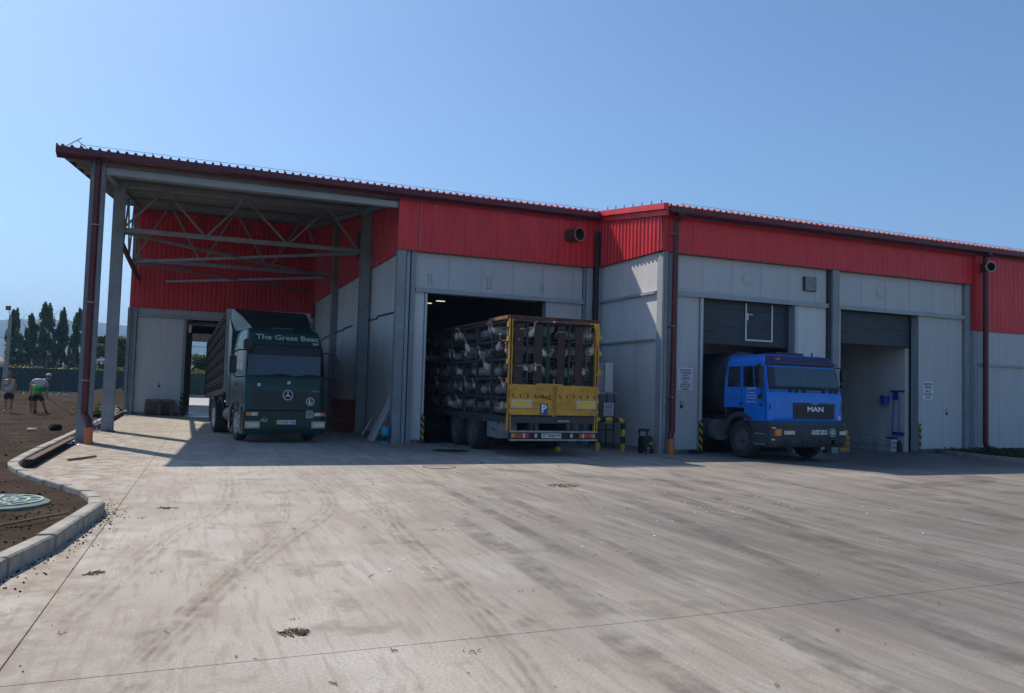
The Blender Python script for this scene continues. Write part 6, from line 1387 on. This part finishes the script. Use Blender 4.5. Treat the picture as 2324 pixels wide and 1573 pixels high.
def hand(b, w, d, n_, curl=.5, s_=1.):
    """palm and five tapering fingers; w wrist, d pointing direction, n_ palm normal"""
    w = Vector(w); d = Vector(d).normalized(); n_ = Vector(n_); n_ = (n_-d*n_.dot(d)).normalized(); t = d.cross(n_)
    b.bar(w, w+d*.085, .07, .028, 'skin', up=n_)
    for k in range(4):
        o = w+d*.08+t*(-.026+.0175*k); L_ = (.062, .072, .068, .052)[k]; p1 = o+d*L_*.5+n_*L_*.15*curl; p2 = p1+(d*(1-curl)+n_*curl).normalized()*L_*.5
        b.tube([o, p1, p2], [.009, .008, .006], 'skin', 6)
    o = w+d*.03-t*.034; b.tube([o, o-t*.025+d*.022+n_*.008, o-t*.022+d*.05+n_*.02], [.011, .009, .007], 'skin', 6)
def offs(J, dx, dy): return {k: (v[0]+dx, v[1]+dy, v[2], v[3]) for k, v in J.items()}
G0 = .09
# man 1: standing in a sleeveless vest, forearm raised, at the far left
X0, Y0 = -6.45, 37.1
J = {'pelvis': (0,0,.82,(.125,.10)), 'waist': (0,0,.95,(.115,.09)), 'chest': (0,.0,1.15,(.145,.10)), 'neckb': (0,0,1.33,(.075,.065)), 'neck': (.0,-.01,1.40,.045),
     'shl': (-.165,0,1.29,.055), 'ell': (-.20,-.02,1.06,.042), 'wrl': (-.03,-.16,1.14,.028), 'shr': (.165,0,1.29,.055), 'elr': (.21,.03,1.05,.042), 'wrr': (.20,-.03,.83,.028),
     'hipl': (-.085,0,.76,.085), 'knl': (-.09,-.02,.44,.055), 'anl': (-.095,.0,.09,.036), 'tol': (-.115,-.12,.035,.032), 'hipr': (.085,0,.76,.085), 'knr': (.10,-.03,.44,.055), 'anr': (.09,-.01,.09,.036), 'tor': (.11,-.13,.035,.032)}
E_ = [('pelvis','waist'),('waist','chest'),('chest','neckb'),('neckb','neck'),('chest','shl'),('shl','ell'),('ell','wrl'),('chest','shr'),('shr','elr'),('elr','wrr'),('pelvis','hipl'),('hipl','knl'),('knl','anl'),('anl','tol'),('pelvis','hipr'),('hipr','knr'),('knr','anr'),('anr','tor')]
J1 = {k: (v[0]+X0, v[1]+Y0, v[2]+G0, v[3]) for k, v in J.items()}
def m1(c):
    z = c.z-G0; x = abs(c.x-X0)
    if z < .065: return 'cloth_black'
    return 'skin'
b = body('person', J1, E_, m1); head(b, (X0+.0, Y0-.02, 1.53+G0), (.35, -.9, 0), .095); hand(b, J1['wrl'][:3], (.7, -.3, .4), (0, -1, .2), .6); hand(b, J1['wrr'][:3], (0, -.2, -1), (-1, 0, 0), .35)
p1 = single('person', b, 'man in a sleeveless white vest and dark shorts standing at the far left', 'person', smooth=True)
def garment(name, J, names, E, grow, m, parent, zlo=-9, zhi=9):
    JJ = {k: (J[k][0], J[k][1], J[k][2], tuple(r+grow for r in J[k][3]) if isinstance(J[k][3], tuple) else J[k][3]+grow) for k in names}
    b = body(name, JJ, [e for e in E if e[0] in names and e[1] in names], lambda c: m)
    keep = [i for i, f in enumerate(b.f) if zlo < sum(b.v[j][2] for j in f)/len(f) < zhi]; b.f = [b.f[i] for i in keep]; b.m = [b.m[i] for i in keep]; put(name, b, parent, smooth=True, fix=False)
J1['waist0'] = (X0, Y0, .86+G0, (.13, .10))
garment('vest', {**J1, 'pelvis': (X0, Y0, .84+G0, (.135, .105))}, ['pelvis','waist','chest','neckb','shl','shr'], E_, .026, 'cloth_grey', p1, zhi=1.36+G0)
def shorts(J, parent, m='cloth_black', up=.03, zlo=-9):
    JJ = {'pelvis': J['pelvis'], 'w2': (J['pelvis'][0], J['pelvis'][1], J['pelvis'][2]+up, J['pelvis'][3])}
    for s_ in 'lr':
        h_, k_ = J['hip'+s_], J['kn'+s_]; JJ['hip'+s_] = (*h_[:3], h_[3]+.0); JJ['kk'+s_] = tuple(h_[i]+(k_[i]-h_[i])*.78 for i in range(3))+(.078,)
    JJ = {k: (v[0], v[1], v[2], tuple(r+.018 for r in v[3]) if isinstance(v[3], tuple) else v[3]+.018) for k, v in JJ.items()}
    b = body('shorts', JJ, [('pelvis','w2'),('pelvis','hipl'),('hipl','kkl'),('pelvis','hipr'),('hipr','kkr')], lambda c: m); put('shorts', b, parent, smooth=True, fix=False)
shorts(J1, p1)
# man 2: bent forward over a long rake, seen from behind right
X0, Y0 = -5.15, 35.5
J = {'pelvis': (-.10,0,.80,(.13,.115)), 'waist': (-.08,-.0,.95,(.12,.10)), 'chest': (-.02,.10,1.17,(.155,.115)), 'neckb': (.10,.16,1.34,(.08,.07)), 'neck': (.16,.18,1.38,.046),
     'shl': (-.19,.12,1.33,.06), 'ell': (-.38,.10,1.14,.043), 'wrl': (-.24,.20,.96,.03), 'shr': (.19,.08,1.24,.06), 'elr': (.24,.12,1.0,.043), 'wrr': (.20,.10,.78,.03),
     'hipl': (-.19,0,.74,.09), 'knl': (-.20,-.03,.43,.06), 'anl': (-.15,.04,.10,.042), 'tol': (-.17,-.10,.04,.042), 'hipr': (.0,0,.74,.09), 'knr': (.14,-.04,.44,.06), 'anr': (.24,.03,.10,.042), 'tor': (.36,-.06,.04,.042)}
J2 = {k: (v[0]+X0, v[1]+Y0, v[2]+G0, v[3]) for k, v in J.items()}
b = body('person', J2, E_, lambda c: 'cloth_black' if c.z-G0 < .17 else 'skin'); head(b, (X0+.25, Y0+.20, 1.46+G0), (.80, .35, -.45), .098, 'cloth_black')
hand(b, J2['wrl'][:3], (.6, .0, -.6), (0, 1, 0), .8); hand(b, J2['wrr'][:3], (.45, -.1, -.7), (-1, 0, 0), .8)
p2 = single('person', b, 'man in white shirt, green waist belt and black shorts bending over a rake', 'person', smooth=True)
J2b = dict(J2); J2b['sl'] = (X0-.30, Y0+.11, 1.22+G0, .055); J2b['sr'] = (X0+.225, Y0+.10, 1.08+G0, .055)
garment('shirt', J2b, ['pelvis','waist','chest','neckb','shl','shr','sl','sr'], E_+[('shl','sl'),('shr','sr')], .020, 'cloth_white', p2, zlo=.80+G0)
b = MB(); b.lathe([(.150, 0), (.158, .02), (.152, .13), (.158, .24), (.150, .26)], (X0-.09, Y0, .84+G0), (.12, .05, 1), 'cloth_green', 24); put('waist_belt', b, p2, smooth=True); b = MB(); b.lathe([(.160, .12), (.163, .13), (.160, .145)], (X0-.09, Y0, .84+G0), (.12, .05, 1), 'cloth_black', 24); put('belt_stripe', b, p2)
shorts(J2, p2)
b = MB(); b.lathe([(.107, 0), (.105, .04), (.085, .08), (.04, .105), (0, .108)], (X0+.235, Y0+.195, 1.50+G0), (.25, .1, 1), 'cloth_grey', 16); b.prism([(X0+.30, Y0+.13), (X0+.42, Y0+.18), (X0+.42, Y0+.28), (X0+.30, Y0+.30)], 'z', 1.47+G0, 1.485+G0, 'cloth_black'); put('cap', b, p2, smooth=True)
b = MB(); b.tube([(X0-.16, Y0+.22, .98+G0), (X0+.22, Y0+.06, .70+G0), (X0+.75, Y0-.1, .28+G0), (X0+1.22, Y0-.25, .05+G0)], .014, 'wood', 7); rk = single('rake', b, 'long wooden handled rake held by the bending man', 'rake')
b = MB(); b.bar((X0+1.10, Y0-.45, .04+G0), (X0+1.30, Y0-.05, .04+G0), .03, .03, 'steel_dark')
for k in range(8): b.bar((X0+1.11+.024*k, Y0-.42+.048*k, .04+G0), (X0+1.12+.024*k, Y0-.42+.048*k, -.02+G0), .008, .008, 'steel_dark')
put('rake_head', b, rk)
# man 3: mostly hidden behind the bending man
X0, Y0 = -5.62, 36.8
J = {'pelvis': (.06,0,.76,(.12,.10)), 'waist': (.07,-.0,.88,(.11,.09)), 'chest': (.13,.0,1.02,(.14,.105)), 'neckb': (.22,0,1.12,(.07,.06)), 'neck': (.27,0,1.15,.042), 'shl': (.02,.0,1.12,.055), 'ell': (-.04,-.10,.96,.04), 'wrl': (-.02,-.2,.84,.028), 'shr': (.25,0,1.02,.055), 'elr': (.28,-.08,.84,.04), 'wrr': (.2,-.2,.8,.028),
     'hipl': (-.02,0,.70,.085), 'knl': (-.02,-.03,.42,.055), 'anl': (-.0,.04,.09,.036), 'tol': (-.02,-.08,.035,.032), 'hipr': (.13,0,.70,.085), 'knr': (.16,-.04,.42,.055), 'anr': (.17,.03,.09,.036), 'tor': (.2,-.08,.035,.032)}
J3 = {k: (v[0]+X0, v[1]+Y0, v[2]+G0, v[3]) for k, v in J.items()}
b = body('person', J3, E_, lambda c: 'cloth_black' if c.z-G0 < .10 else 'skin'); head(b, (X0+.34, Y0-.02, 1.20+G0), (.8, -.2, -.4), .092); hand(b, J3['wrl'][:3], (.2, -.3, -.6), (1, 0, 0), .6); hand(b, J3['wrr'][:3], (-.2, -.3, -.6), (-1, 0, 0), .6)
p3 = single('person', b, 'stooping man mostly hidden behind the man with the green belt', 'person', smooth=True)
garment('shirt', J3, ['pelvis','waist','chest','neckb','shl','shr'], E_, .018, 'cloth_white', p3, zlo=.78+G0); shorts(J3, p3)
# ================================================================== HAZE
hz = MB(); hz.box(-2600, 3200, -600, 3300, -4, 220, 'glass_clear')
ho = put('haze', hz, kind='stuff', label='thin blue summer haze over the plain'); mh_ = bpy.data.materials.new('haze'); mh_.use_nodes = True
nt = mh_.node_tree; nt.nodes.remove(nt.nodes['Principled BSDF']); pv = nt.nodes.new('ShaderNodeVolumePrincipled'); pv.inputs['Color'].default_value = (.30, .56, 1., 1); pv.inputs['Density'].default_value = .00036; pv.inputs['Anisotropy'].default_value = .2
nt.links.new(pv.outputs[0], nt.nodes['Material Output'].inputs['Volume']); ho.data.materials[0] = mh_
